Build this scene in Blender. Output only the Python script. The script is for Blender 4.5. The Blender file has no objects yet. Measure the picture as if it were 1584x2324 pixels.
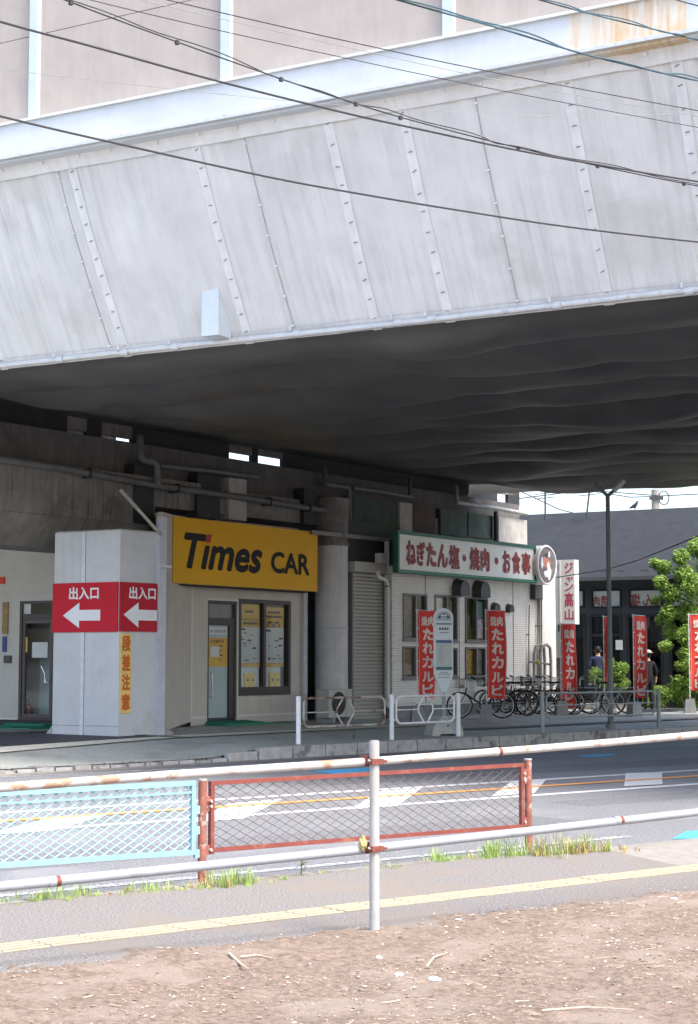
import bpy, bmesh, math, random
from mathutils import Vector, Matrix, noise
import numpy as np
random.seed(7)
SC = bpy.context.scene
COL = SC.collection
# ------------------------------------------------------------------ camera
FPX = 3800.0                       # focal length in pixels of a 1584 x 2323 view of the photograph
CAMZ = 1.7
PITCH = math.atan(338.5 / FPX)
cam_d = bpy.data.cameras.new('camera'); cam = bpy.data.objects.new('camera', cam_d); COL.objects.link(cam)
cam.location = (0, 0, CAMZ); cam.rotation_euler = (math.pi/2 + PITCH, 0, 0)
cam_d.sensor_fit = 'VERTICAL'; cam_d.sensor_height = 36.0; cam_d.lens = FPX / 2323.0 * 36.0
cam_d.clip_start = 0.1; cam_d.clip_end = 3000
SC.camera = cam
# ------------------------------------------------------------------ world, sun, exposure
SUN_EL, SUN_DIR = math.radians(58), Vector((0.72, -0.69))       # direction towards the sun on the map
w = bpy.data.worlds.new('World'); SC.world = w; w.use_nodes = True
nt = w.node_tree; bg = nt.nodes['Background']
sky = nt.nodes.new('ShaderNodeTexSky'); sky.sky_type = 'NISHITA'; sky.sun_disc = False
sky.sun_elevation = SUN_EL; sky.sun_rotation = math.atan2(SUN_DIR.x, SUN_DIR.y)
sky.air_density = 1.0; sky.dust_density = 4.0; sky.ozone_density = 1.0
nt.links.new(sky.outputs[0], bg.inputs[0]); bg.inputs[1].default_value = 0.14
sl = bpy.data.lights.new('sun', 'SUN'); sl.energy = 1.25; sl.angle = math.radians(16); sl.color = (1, .95, .88)
so = bpy.data.objects.new('sun', sl); COL.objects.link(so); so.location = (0, 0, 30)
sd = Vector((SUN_DIR.x, SUN_DIR.y, 0)).normalized() * math.cos(SUN_EL) + Vector((0, 0, math.sin(SUN_EL)))
so.rotation_euler = (-sd).to_track_quat('-Z', 'Y').to_euler()
vs = SC.view_settings; vs.view_transform = 'Standard'; vs.look = 'None'; vs.gamma = 1; vs.exposure = 2.0
# ------------------------------------------------------------------ pixel helpers (1584 x 2323 view)
FW = Vector((0, math.cos(PITCH), math.sin(PITCH))); UP = Vector((0, -math.sin(PITCH), math.cos(PITCH))); RT = Vector((1, 0, 0))
CP = Vector((0, 0, CAMZ))
def ray(u, v): return RT*((u-792)/FPX) + UP*((1161.5-v)/FPX) + FW
def PY(u, v, Y): d = ray(u, v); return CP + d*(Y/d.y)
def G(u, v, z=0.0): d = ray(u, v); return CP + d*((z-CAMZ)/d.z)
RR = Vector((.784, .621)); RN = Vector((-.621, .784))             # along the road, across the road (away)
def sp(x, y): return x*RR.x + y*RR.y, x*RN.x + y*RN.y
def RW(s, p, z=0.0): return Vector((RR.x*s + RN.x*p, RR.y*s + RN.y*p, z))
def sstep(a, b, x): t = min(1, max(0, (x-a)/(b-a))); return t*t*(3-2*t)
def pc(s): return 24.25 + .115*(s-19.2)                           # far kerb line
def zf(x, y):
    s, p = sp(x, y)
    d = max(0, p-pc(s))
    return .2 - .13*(1-sstep(15.6, 17.4, s))*(1-sstep(.8, 3.2, d)) + min(.06, .01*d)
def GF(u, v):
    z = .2
    for _ in range(40): g = G(u, v, z); z = .6*z + .4*zf(g.x, g.y)
    g.z = z; return g
class Fr:
    """vertical plane: local x along it (to the right), local y into it, z up"""
    def __init__(s, a, b):
        s.o = Vector((a[0], a[1])); s.e = (Vector((b[0], b[1])) - s.o).normalized(); s.n = Vector((-s.e.y, s.e.x))
        s.rz = math.atan2(s.e.y, s.e.x)
    def at(s, u, v, y=0.0):
        d = ray(u, v); o = s.o + s.n*y
        t = (o.x*s.n.x + o.y*s.n.y) / (d.x*s.n.x + d.y*s.n.y)
        q = CP + d*t
        r = Vector((q.x, q.y)) - s.o
        return r.x*s.e.x + r.y*s.e.y, q.z
    def rect(s, u0, v0, u1, v1, y=0.0):
        um, vm = (u0+u1)/2, (v0+v1)/2
        return s.at(u0, vm, y)[0], s.at(u1, vm, y)[0], s.at(um, v1, y)[1], s.at(um, v0, y)[1]
    def W(s, x, y, z): q = s.o + s.e*x + s.n*y; return Vector((q.x, q.y, z))
# ------------------------------------------------------------------ materials
def lin(r, g, b):
    f = lambda c: (c/12.92 if c <= .04045 else ((c+.055)/1.055)**2.4)
    return (f(r/255), f(g/255), f(b/255))
MATS = {}
def M(name, col, rough=.7, metal=0., var=.12, scale=6., bump=0., bscale=40., streak=0., streak_col=(.03,.03,.03), patch=None, patch_amt=.5, patch_scale=3., spec=.28, sub=0., coords='Object', zs=.06):
    if name in MATS: return MATS[name]
    m = bpy.data.materials.new(name); m.use_nodes = True; t = m.node_tree; N = t.nodes; L = t.links
    b = N['Principled BSDF']; b.inputs['Roughness'].default_value = rough; b.inputs['Metallic'].default_value = metal
    b.inputs['Specular IOR Level'].default_value = spec
    tc = N.new('ShaderNodeTexCoord').outputs[coords]
    def nz(sc, detail=5, vec=None, rg=.6):
        n = N.new('ShaderNodeTexNoise'); n.inputs['Scale'].default_value = sc; n.inputs['Detail'].default_value = detail; n.inputs['Roughness'].default_value = rg
        L.new(vec or tc, n.inputs['Vector']); return n.outputs['Fac']
    def mix(fac, a, c, mode='MIX'):
        x = N.new('ShaderNodeMix'); x.data_type = 'RGBA'; x.blend_type = mode
        for i, s in ((0, fac), (6, a), (7, c)):
            if hasattr(s, 'is_linked') or hasattr(s, 'links'): L.new(s, x.inputs[i])
            else: x.inputs[i].default_value = s if i == 0 else (*s[:3], 1)
        return x.outputs[2]
    def ramp(fac, a, c):
        r = N.new('ShaderNodeMapRange'); r.inputs[1].default_value = a; r.inputs[2].default_value = c; L.new(fac, r.inputs[0]); return r.outputs[0]
    lo = tuple(max(0, c*(1-var)) for c in col); hi = tuple(min(1, c*(1+var)) for c in col)
    out = mix(ramp(nz(scale), .3, .7), lo, hi)
    if patch:
        out = mix(ramp(nz(patch_scale, 8), 1-patch_amt-.04, 1-patch_amt+.06), out, patch)
    if streak:
        mp = N.new('ShaderNodeMapping'); mp.inputs['Scale'].default_value = (1, zs, zs); L.new(tc, mp.inputs[0])
        f = ramp(nz(9, 5, mp.outputs[0], .7), .45, .78)
        mm = N.new('ShaderNodeMath'); mm.operation = 'MULTIPLY'; md = N.new('ShaderNodeMath'); md.operation = 'MULTIPLY'; L.new(ramp(nz(.55, 3), .3, .68), md.inputs[0]); md.inputs[1].default_value = streak*1.5; L.new(f, mm.inputs[0]); L.new(md.outputs[0], mm.inputs[1]); mm.use_clamp = True
        out = mix(mm.outputs[0], out, streak_col)
    L.new(out, b.inputs['Base Color'])
    if bump:
        bp = N.new('ShaderNodeBump'); bp.inputs['Strength'].default_value = bump; bp.inputs['Distance'].default_value = .02
        L.new(nz(bscale, 6), bp.inputs['Height']); L.new(bp.outputs[0], b.inputs['Normal'])
    MATS[name] = m; return m
def glass(name, tint=(.6,.65,.66), dark=.35):
    if name in MATS: return MATS[name]
    m = bpy.data.materials.new(name); m.use_nodes = True; t = m.node_tree; N = t.nodes; L = t.links
    N.remove(N['Principled BSDF']); tr = N.new('ShaderNodeBsdfTransparent'); tr.inputs[0].default_value = (*tint, 1)
    gl = N.new('ShaderNodeBsdfGlossy'); gl.inputs['Roughness'].default_value = .03
    lw = N.new('ShaderNodeLayerWeight'); lw.inputs[0].default_value = .5          # facing: 0 head-on, 1 grazing
    pw = N.new('ShaderNodeMath'); pw.operation = 'POWER'; pw.inputs[1].default_value = 5.; L.new(lw.outputs['Facing'], pw.inputs[0])
    fr = N.new('ShaderNodeMapRange'); fr.inputs[3].default_value = .03; fr.inputs[4].default_value = 1.; L.new(pw.outputs[0], fr.inputs[0])
    mx = N.new('ShaderNodeMixShader'); L.new(fr.outputs[0], mx.inputs[0]); L.new(tr.outputs[0], mx.inputs[1]); L.new(gl.outputs[0], mx.inputs[2])
    L.new(mx.outputs[0], N['Material Output'].inputs[0]); MATS[name] = m; return m
# ------------------------------------------------------------------ mesh builder
OFF = {}
class MB:
    def __init__(s): s.v = []; s.f = []
    def face(s, *pts):
        i = len(s.v); s.v += [tuple(p) for p in pts]; s.f.append(tuple(range(i, i+len(pts)))); return s
    def box(s, x0, x1, y0, y1, z0, z1):
        i = len(s.v)
        s.v += [(x, y, z) for z in (z0, z1) for (x, y) in ((x0,y0),(x1,y0),(x1,y1),(x0,y1))]
        s.f += [tuple(i+k for k in q) for q in ((3,2,1,0),(4,5,6,7),(0,1,5,4),(1,2,6,5),(2,3,7,6),(3,0,4,7))]; return s
    def hexa(s, p):       # 8 points: 4 lower, 4 upper (same order)
        i = len(s.v); s.v += [tuple(q) for q in p]
        s.f += [tuple(i+k for k in q) for q in ((3,2,1,0),(4,5,6,7),(0,1,5,4),(1,2,6,5),(2,3,7,6),(3,0,4,7))]; return s
    def prism(s, poly, a, b):   # poly of 3d points, extruded by vector b-a
        a, b = Vector(a), Vector(b); n = len(poly); i = len(s.v)
        s.v += [tuple(Vector(p)+a) for p in poly] + [tuple(Vector(p)+b) for p in poly]
        s.f.append(tuple(range(i+n-1, i-1, -1))); s.f.append(tuple(range(i+n, i+2*n)))
        for k in range(n): s.f.append((i+k, i+(k+1) % n, i+n+(k+1) % n, i+n+k))
        return s
    def tube(s, path, r, n=8, closed=False, cap=True):
        P = [Vector(p) for p in path]; m = len(P); i0 = len(s.v); ref = None
        rs = r if isinstance(r, (list, tuple)) else [r]*m
        for k, p in enumerate(P):
            if closed: t = (P[(k+1) % m] - P[k-1])
            else: t = (P[min(k+1, m-1)] - P[max(k-1, 0)])
            t = t.normalized() if t.length > 1e-9 else Vector((0,0,1))
            if ref is None: ref = Vector((0,0,1)) if abs(t.z) < .9 else Vector((1,0,0))
            a = (ref - t*ref.dot(t)); a = a.normalized() if a.length > 1e-6 else t.orthogonal().normalized(); ref = a
            b = t.cross(a)
            for j in range(n):
                g = 2*math.pi*j/n; s.v.append(tuple(p + (a*math.cos(g) + b*math.sin(g))*rs[k]))
        for k in range(m if closed else m-1):
            for j in range(n):
                A = i0+k*n; B = i0+((k+1) % m)*n
                s.f.append((A+j, A+(j+1) % n, B+(j+1) % n, B+j))
        if cap and not closed:
            s.f.append(tuple(i0+j for j in range(n-1, -1, -1))); s.f.append(tuple(i0+(m-1)*n+j for j in range(n)))
        return s
    def cyl(s, c, r, h, axis='z', n=20, r2=None):
        c = Vector(c); d = {'x': Vector((1,0,0)), 'y': Vector((0,1,0)), 'z': Vector((0,0,1))}[axis]
        return s.tube([c, c+d*h], [r, r if r2 is None else r2], n)
    def grid(s, fn, nu, nv):
        i = len(s.v); s.v += [tuple(fn(a/nu, b/nv)) for b in range(nv+1) for a in range(nu+1)]
        for b in range(nv):
            for a in range(nu):
                k = i+b*(nu+1)+a; s.f.append((k, k+1, k+nu+2, k+nu+1))
        return s
    def add(s, verts, faces, fn=None):
        i = len(s.v); s.v += [tuple(fn(p) if fn else p) for p in verts]; s.f += [tuple(i+k for k in f) for f in faces]; return s
    def text(s, txt, x0, x1, z0, z1, y, bold=.02, shear=0., mirror=False, fn=None):
        V, F = text_geo(txt, shear)                      # bold: copies shifted by a share of the height, each a hair in front of the other
        d = bold*(z1-z0)
        for k, (sx, sz) in enumerate(((0,0),(1,0),(-1,0),(0,1),(0,-1),(.7,.7),(-.7,.7),(.7,-.7),(-.7,-.7)) if bold else ((0,0),)):
            def T(p):
                a = 1-p[0] if mirror else p[0]
                q = (x0+d+(x1-x0-2*d)*a+sx*d, y-k*.0004, z0+d+(z1-z0-2*d)*p[1]+sz*d); return fn(q) if fn else q
            s.add(V, F, T)
        return s
    def build(s, name, mat, parent=None, smooth=False, label=None, off=None):
        me = bpy.data.meshes.new(name)
        o3 = Vector(off) if off is not None else Vector(OFF.get(parent.name, (0,0,0)) if parent else (0,0,0))
        me.from_pydata([tuple(Vector(p)-o3) for p in s.v], [], s.f); me.update()
        if smooth:
            me.polygons.foreach_set('use_smooth', [True]*len(me.polygons))
            try: me.set_sharp_from_angle(angle=math.radians(40))
            except Exception: pass
        me.materials.append(mat)
        o = bpy.data.objects.new(name, me); COL.objects.link(o)
        if parent: o.parent = parent; OFF[o.name] = tuple(o3)
        if label: o['label'] = label
        return o
TG = {}
def text_geo(txt, shear=0.):
    k = (txt, shear)
    if k in TG: return TG[k]
    c = bpy.data.curves.new('text', 'FONT'); c.body = txt; c.shear = shear; c.resolution_u = 3
    o = bpy.data.objects.new('text', c); COL.objects.link(o)
    dg = bpy.context.evaluated_depsgraph_get(); ev = o.evaluated_get(dg); m = ev.to_mesh()
    V = [tuple(v.co) for v in m.vertices]; F = [tuple(p.vertices) for p in m.polygons]; ev.to_mesh_clear()
    bpy.data.objects.remove(o); bpy.data.curves.remove(c)
    xs = [p[0] for p in V]; ys = [p[1] for p in V]; a, b, c0, d = min(xs), max(xs), min(ys), max(ys)
    TG[k] = ([((p[0]-a)/(b-a), (p[1]-c0)/(d-c0)) for p in V], F); return TG[k]
def tag(o, label=None, cat=None, group=None, kind=None):
    if label: o['label'] = label
    if cat: o['category'] = cat
    if group: o['group'] = group
    if kind: o['kind'] = kind
    return o
def thing(name, label, cat, fr=None, base=(0,0,0), group=None, rz=None, loc=None):
    """Empty at a thing's base; its parts are built in the frame's coordinates"""
    o = bpy.data.objects.new(name, None); COL.objects.link(o); o.empty_display_size = .2
    if fr: o.location = fr.W(*base); o.rotation_euler = (0, 0, fr.rz); OFF[o.name] = tuple(base)
    else:
        o.location = loc if loc is not None else base; o.rotation_euler = (0, 0, rz or 0); OFF[o.name] = (0,0,0)
    tag(o, label, cat, group); return o
def copy_tree(o, parent=None):
    c = o.copy(); COL.objects.link(c)
    if parent: c.parent = parent
    for ch in [x for x in o.children]: copy_tree(ch, c)
    return c
def wall(mb, x0, x1, z0, z1, holes, y0=0., y1=.15):
    xs = sorted({x0, x1, *[h[0] for h in holes], *[h[1] for h in holes]}); zs = sorted({z0, z1, *[h[2] for h in holes], *[h[3] for h in holes]})
    for a, b in zip(xs, xs[1:]):
        for c, d in zip(zs, zs[1:]):
            mx, mz = (a+b)/2, (c+d)/2
            if any(h[0] < mx < h[1] and h[2] < mz < h[3] for h in holes): continue
            mb.face((a,y0,c), (b,y0,c), (b,y0,d), (a,y0,d)); mb.face((b,y1,c), (a,y1,c), (a,y1,d), (b,y1,d))
    for h in holes:
        a, b, c, d = h
        mb.face((a,y0,c), (a,y0,d), (a,y1,d), (a,y1,c)); mb.face((b,y0,d), (b,y0,c), (b,y1,c), (b,y1,d))
        mb.face((a,y0,d), (b,y0,d), (b,y1,d), (a,y1,d)); mb.face((b,y0,c), (a,y0,c), (a,y1,c), (b,y1,c))
    mb.face((x0,y0,z0), (x0,y0,z1), (x0,y1,z1), (x0,y1,z0)); mb.face((x1,y0,z1), (x1,y0,z0), (x1,y1,z0), (x1,y1,z1))
    mb.face((x0,y0,z1), (x1,y0,z1), (x1,y1,z1), (x0,y1,z1)); return mb
def frame_bars(mb, a, b, c, d, wdt, y0, y1):      # four bars of a frame, butted
    mb.box(a, a+wdt, y0, y1, c, d); mb.box(b-wdt, b, y0, y1, c, d)
    mb.box(a+wdt, b-wdt, y0, y1, c, c+wdt); mb.box(a+wdt, b-wdt, y0, y1, d-wdt, d); return mb
# ================================================================== SETTING: ground, road, pavements
m_asph = M('asphalt', (.195,.20,.212), .62, var=.55, scale=34, bump=.7, bscale=90, patch=(.235,.24,.25), patch_amt=.43, patch_scale=.6, coords='Object')
m_walk = M('old_asphalt_walk', (.20,.188,.18), .9, var=.6, scale=60, bump=.7, bscale=110, patch=(.215,.19,.168), patch_amt=.47, patch_scale=1.3)
m_far = M('far_pavement', (.38,.40,.365), .55, var=.22, scale=12, bump=.25, bscale=60, patch=(.30,.315,.29), patch_amt=.45, patch_scale=.8)
m_fore = M('forecourt_asphalt', (.045,.048,.055), .6, var=.3, scale=40, bump=.3, bscale=150)
m_dirt = M('dry_soil', (.22,.168,.132), .95, var=.42, scale=26, bump=1., bscale=90, patch=(.28,.225,.185), patch_amt=.46, patch_scale=2.0)
m_white = M('road_paint_white', (.62,.63,.63), .6, var=.12, scale=30, patch=(.22,.22,.23), patch_amt=.36, patch_scale=22)
m_worn = M('road_paint_worn', (.42,.43,.44), .7, var=.12, scale=30, patch=(.14,.145,.155), patch_amt=.5, patch_scale=24)
m_orange = M('road_paint_orange', (.72,.33,.10), .6, var=.12, scale=30, patch=(.35,.2,.12), patch_amt=.36, patch_scale=18)
m_blue = M('road_paint_blue', (.08,.36,.62), .6, var=.1, scale=30, patch=(.08,.2,.3), patch_amt=.36, patch_scale=15)
m_conc = M('pale_concrete', (.24,.225,.205), .85, var=.18, scale=9, bump=.3, bscale=60, patch=(.26,.25,.235), patch_amt=.38, patch_scale=2.5)
m_kerb = M('kerb_concrete', (.34,.335,.325), .9, var=.22, scale=7, bump=.3, bscale=60, patch=(.16,.155,.15), patch_amt=.42, patch_scale=3)
m_tact = M('tactile_yellow', (.2,.175,.14), .75, var=.15, scale=20, patch=(.22,.19,.15), patch_amt=.42, patch_scale=9)

o = MB().face((-900,-400,-.03), (900,-400,-.03), (900,1500,-.03), (-900,1500,-.03)).build('ground', M('far_ground', (.16,.16,.155), .9, var=.2, scale=.4)); tag(o, 'grey open ground around the whole place', kind='structure')
S0, S1 = -25, 95
road = MB().face(RW(S0,10.2), RW(S1,10.2), RW(S1,pc(S1)), RW(S0,pc(S0))).build('road', m_asph); tag(road, 'grey asphalt road running under the viaduct', kind='structure')
def strip(name, p0, p1, s0, s1, mat, z=.004):
    o = MB().face(RW(s0,p0,z), RW(s1,p0,z), RW(s1,p1,z), RW(s0,p1,z)).build(name, mat, road); return o
strip('edge_line', 11.2, 11.33, S0, 12.4, m_worn)
m_patch = M('asphalt_patch', (.155,.158,.168), .7, var=.5, scale=30, bump=.5, bscale=90)
strip('repair_patch', 12.6, 13.5, 2, 13.2, m_patch, .002); strip('repair_patch', 18.4, 19.6, 14, 30, m_patch, .002); strip('repair_patch', 13.9, 14.6, 14.6, 24, m_patch, .002)
strip('edge_line', 22.6, 22.75, S0, S1, m_worn)
strip('lane_line', 17.27, 17.45, S0, S1, m_white)
strip('lane_line', 15.33, 15.51, S0, S1, m_white)
strip('centre_line', 16.36, 16.54, S0, S1, m_orange, .008)
for q in ([(1420,1754),(1502,1751),(1503,1779),(1416,1783)], [(1160,1773),(1240,1768),(1212,1799),(1114,1806)], [(866,1794),(956,1788),(902,1828),(790,1836)],
          [(520,1823),(640,1812),(556,1856),(430,1866)], [(110,1857),(250,1846),(120,1884),(-40,1894)]):
    MB().face(*[G(u, v, .005) for u, v in reversed(q)]).build('hatch_mark', m_white, road)
for q in ([(1524,1903),(1556,1886),(1640,1878),(1640,1901)], [(705,1749),(838,1741),(838,1750),(760,1756)], [(1310,1714),(1402,1708),(1388,1715),(1330,1719)]):
    MB().face(*[G(u, v, .005) for u, v in reversed(q)]).build('cycle_arrow', m_blue, road)
MB().face(RW(10,11.0,.004), RW(11.3,11.0,.004), RW(11.3,11.05,.004), RW(10,11.05,.004)).build('edge_line', m_worn, road)
# gutter of the far side
g = MB()
for k in range(60):
    a, b = S0+k*2, S0+(k+1)*2
    g.face(RW(a,pc(a)-.6,.006), RW(b-.01,pc(b)-.6,.006), RW(b-.01,pc(b)-.15,.006), RW(a,pc(a)-.15,.006))
g.build('gutter', m_conc, road)

far = MB().grid(lambda a, b: (lambda s, p: (*RW(s,p)[:2], zf(*RW(s,p)[:2])))(S0+(S1-S0)*a, pc(S0+(S1-S0)*a)-.02+60*b*b), 240, 40).build('far_pavement', m_far, smooth=True)
tag(far, 'grey green pavement on the far side of the road in front of the shops', kind='structure')
# kerb stones of the far pavement (raised), then small blocks where it drops
def kerb(s0, s1, h, w0=.15, name='kerb_stone', gap=.012, p_off=0.):
    b = MB(); j = lambda k: random.uniform(-.006,.006)
    P = []
    for z in (-.02, None):
        for s, dp in ((s0+gap, -w0), (s1-gap, -w0), (s1-gap, 0), (s0+gap, 0)):
            q = RW(s, pc(s)+dp+p_off); zz = z if z is not None else h + j(0)
            inset = .012 if z is None and dp < 0 else 0
            q = RW(s, pc(s)+dp+p_off+inset); P.append((q.x, q.y, zz))
    b.hexa(P); return b.build(name, m_kerb, far)
s = 16.9
while s < 46:
    q = RW(s+.4, pc(s+.4)); kerb(s, s+.8, max(.06, .012+zf(q.x,q.y))); s += .8
kerb(16.2, 16.88, .15)
s = 10.6
while s < 16.1:
    kerb(s, s+.34, .055+random.uniform(-.012,.012), .15); kerb(s, s+.34, .075+random.uniform(-.01,.01), .14, 'kerb_block', p_off=.16); s += .35
def drape(name, pts, mat, wd, dz=.02, parent=None):     # strip of the far pavement through picture points
    P = [GF(u, v) for u, v in pts]; Q = []
    for a, b in zip(P, P[1:]):
        for k in range(8): Q.append(a.lerp(b, k/8))
    Q.append(P[-1]); b = MB()
    for a, c in zip(Q, Q[1:]):
        d = (c-a); d.z = 0; d.normalize(); nn = Vector((-d.y, d.x, 0))*wd/2
        pts4 = [a-nn, c-nn, c+nn, a+nn]
        b.face(*[(p.x, p.y, zf(p.x,p.y)+dz) for p in pts4])
    return b.build(name, mat, parent or far)
drape('border_strip', [(-60,1708), (120,1693), (400,1673), (700,1658), (1000,1644)], M('strip_cream', (.62,.60,.50), .8, var=.15, scale=8), .55)
drape('cable_cover', [(1180,1628), (1300,1627), (1440,1625), (1600,1622)], M('dark_rubber', (.03,.03,.03), .6), .07, .03)
drape('paving_band', [(1050,1656), (1300,1644), (1600,1630)], m_conc, .5)
fo = MB(); A, B, C, D = GF(-60,1662), GF(120,1661), GF(405,1674), GF(-60,1697)
fo.grid(lambda a, b: (lambda p: (p.x, p.y, zf(p.x,p.y)+.014))((A.lerp(B, a)).lerp(D.lerp(C, a), b)), 8, 6)
fo.build('forecourt', m_fore, far)
drape('border_strip', [(-60,1656), (120,1659), (410,1675)], m_conc, .3, .026)
# near pavement with tactile tiles
nw = MB(); poly = [RW(-20,6.6,.1), RW(45,6.6,.1), RW(45,8.95,.1), G(1560,1968,.1), G(1392,1931,.1), RW(10.0,10.22,.1), RW(-20,10.22,.1)]
nw.face(*poly)
for a, b in zip(poly, poly[1:]+poly[:1]): nw.face((a.x,a.y,-.02), (b.x,b.y,-.02), b, a)
walk = nw.build('near_pavement', m_walk); tag(walk, 'worn grey asphalt footway on the near side of the road', kind='structure')
ap = MB(); e1, e2, e3 = G(1392,1931,.099), G(1560,1968,.099), RW(45,8.95,.099)
f1, f2, f3 = RW(11.0,10.7,.009), RW(14,10.7,.009), RW(45,10.7,.009)
ap.face(e1, e2, f2, f1); ap.face(e2, e3, f3, f2); ap.build('kerb_ramp', m_conc, walk)
# kerb of the near side
s = -3.0
while s < 9.6:
    b = MB(); b.hexa([RW(s+.008,10.22,-.02), RW(s+.592,10.22,-.02), RW(s+.592,10.37,-.02), RW(s+.008,10.37,-.02), RW(s+.008,10.22,.104), RW(s+.592,10.22,.104), RW(s+.592,10.36,.102), RW(s+.008,10.36,.102)])
    b.build('kerb_stone', M('kerb_near', (.2,.19,.175), .9, var=.25, scale=9, patch=(.13,.12,.105), patch_amt=.45, patch_scale=5), walk); s += .6
tile = MB()
tile.box(-.149,.149,-.149,.149,-.03,.004)
for k in range(4):
    y = -.108+k*.072
    tile.hexa([(-.147,y-.014,.004),(.147,y-.014,.004),(.147,y+.014,.004),(-.147,y+.014,.004),(-.145,y-.009,.009),(.145,y-.009,.009),(.145,y+.009,.009),(-.145,y+.009,.009)])
t0 = tile.build('tactile_tile', m_tact, walk); t0.data.materials.append(M('tactile_ridge', (.32,.27,.19), .75, var=.12, scale=20))
for i_, p_ in enumerate(t0.data.polygons): p_.material_index = 1 if i_ >= 6 else 0
ang = math.atan2(RR.y, RR.x)
for k in range(62):
    t = t0 if k == 0 else t0.copy()
    if k: COL.objects.link(t)
    t.location = RW(1.5+k*.3, 8.69, .1+random.uniform(-.002,.002)); t.rotation_euler = (random.uniform(-.006,.006), random.uniform(-.006,.006), ang+random.uniform(-.006,.006))
# dry soil lot
def zd(s, p):
    n1 = noise.noise(Vector((s*.55, p*.7, 0))); n2 = noise.noise(Vector((s*2.3, p*2.3, 5))); n3 = noise.noise(Vector((s*9, p*9, 9))); n4 = noise.noise(Vector((s*27, p*27, 3)))
    edge = 7.78 + .22*n1 + .16*n2 + .05*n3
    return .128 + .022*n1 + .02*n2 + .015*n3 + .008*n4 - max(0, p-edge)*.16 + .02*sstep(0, 3, 7-p)
dm = MB()
dm.grid(lambda a, b: (lambda s, p: (*RW(s,p)[:2], zd(s,p)))(-1+17*a, 3.6+5.0*b), 420, 150)
dm.grid(lambda a, b: (lambda s, p: (*RW(s,p)[:2], .1 if p < 3.5 else zd(s,3.6)))(-30+80*a, -35+38.6*b), 60, 30)
dirt = dm.build('soil_lot', m_dirt, smooth=True); tag(dirt, 'bare brown soil lot with gravel beside the footway', kind='structure')
def scatter(name, n, fn, mat, label):
    b = MB()
    for _ in range(n): fn(b)
    o = b.build(name, mat); tag(o, label, kind='stuff'); return o
OCT = [(1,0,0),(0,1,0),(-1,0,0),(0,-1,0),(0,0,1),(0,0,-1)]; OCF = [(0,1,4),(1,2,4),(2,3,4),(3,0,4),(1,0,5),(2,1,5),(3,2,5),(0,3,5)]
def stone(b, s, p, r, z=None):
    a = random.uniform(0,6.28); sx, sy, sz = r*random.uniform(.8,1.6), r*random.uniform(.6,1.), r*random.uniform(.35,.7)
    q = RW(s, p); zz = (max(zd(s,p), .1 if p > 7.4 else -1) if z is None else z) + sz*.45
    ca, sa = math.cos(a), math.sin(a)
    b.add(OCT, OCF, lambda v: (q.x+(v[0]*sx*ca-v[1]*sy*sa)*random.uniform(.8,1.2), q.y+(v[0]*sx*sa+v[1]*sy*ca)*random.uniform(.8,1.2), zz+v[2]*sz))
def rsp():
    while True:
        s, p = random.uniform(.5,13.5), 4.6+3.9*(1-abs(random.random()+random.random()-1)*.5-random.random()*.5) if random.random() < .25 else random.uniform(4.6,8.0)
        if noise.noise(Vector((s*.8,p*1.3,2)))+.35 > random.uniform(-.3,.7): return s, p
scatter('gravel', 9000, lambda b: stone(b, *rsp(), random.choice([.004,.005,.006,.008,.011])), M('gravel_brown', (.25,.19,.15), .95, var=.35, scale=30), 'small brown gravel and clods strewn over the soil')
scatter('pale_gravel', 2600, lambda b: stone(b, *rsp(), random.choice([.003,.004,.005,.006,.008,.011])), M('gravel_pale', (.42,.36,.31), .9, var=.25, scale=30), 'small pale stone chips strewn over the soil')
def straw(b):
    s, p = rsp(); q = RW(s,p,zd(s,p)+.008); a = random.uniform(0,6.28); l = random.uniform(.012,.05); r = random.uniform(.0012,.003)
    d = Vector((math.cos(a),math.sin(a),random.uniform(-.1,.15)))*l; k = Vector((-d.y,d.x,0))*random.uniform(-.3,.3)
    b.tube([q-d, q+k, q+d], r, 3)
scatter('straw', 600, straw, M('dry_straw', (.34,.275,.21), .9, var=.3, scale=20), 'dry straw and wood splinters lying on the soil')
m_stone = M('pale_stone', (.66,.62,.57), .9, var=.15, scale=40, bump=.4, bscale=80); m_twig = M('dry_twig', (.45,.36,.28), .9, var=.3, scale=30, bump=.3, bscale=60)
def pst(u, v, r):
    g = G(u, v, .1); s, p = sp(g.x, g.y); z = zd(s,p)
    bm = bmesh.new(); bmesh.ops.create_icosphere(bm, subdivisions=2, radius=1)
    for vv in bm.verts: vv.co *= 1+.25*noise.noise(vv.co*1.3+Vector((u,v,0)))
    me = bpy.data.meshes.new('stone'); bm.to_mesh(me); bm.free(); me.materials.append(m_stone)
    me.transform(Matrix.Diagonal((r*1.4, r, r*.6, 1)))
    o = bpy.data.objects.new('stone', me); COL.objects.link(o); o.location = (g.x,g.y,z+r*.3); o.rotation_euler = (0,0,u)
    tag(o, 'pale stone the size of an egg lying loose on the brown soil', 'stone', 'pale stones on the soil')
for q in [(986,2236,.026), (560,2133,.02), (905,2225,.017), (1172,1992,.024), (1490,1985,.02), (740,2062,.018), (1180,2052,.016), (1530,2052,.016), (860,2182,.016), (1040,2098,.014)]: pst(*q)
def twig(pts, r, label):
    P = []
    for u, v in pts:
        g = G(u,v,.1); s, p = sp(g.x,g.y); P.append(Vector((g.x,g.y,zd(s,p)+.012)))
    b = MB(); b.tube(P, [r]+[r*.8]*(len(P)-2)+[r*.4], 6); o = b.build('twig', m_twig, smooth=True); tag(o, label, 'twig')
twig([(520,2182),(545,2200),(562,2212)], .009, 'short straight pale twig lying on the soil')
twig([(545,2190),(580,2186),(615,2190)], .006, 'thin level twig on the soil just beside a short straight pale twig')
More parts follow.
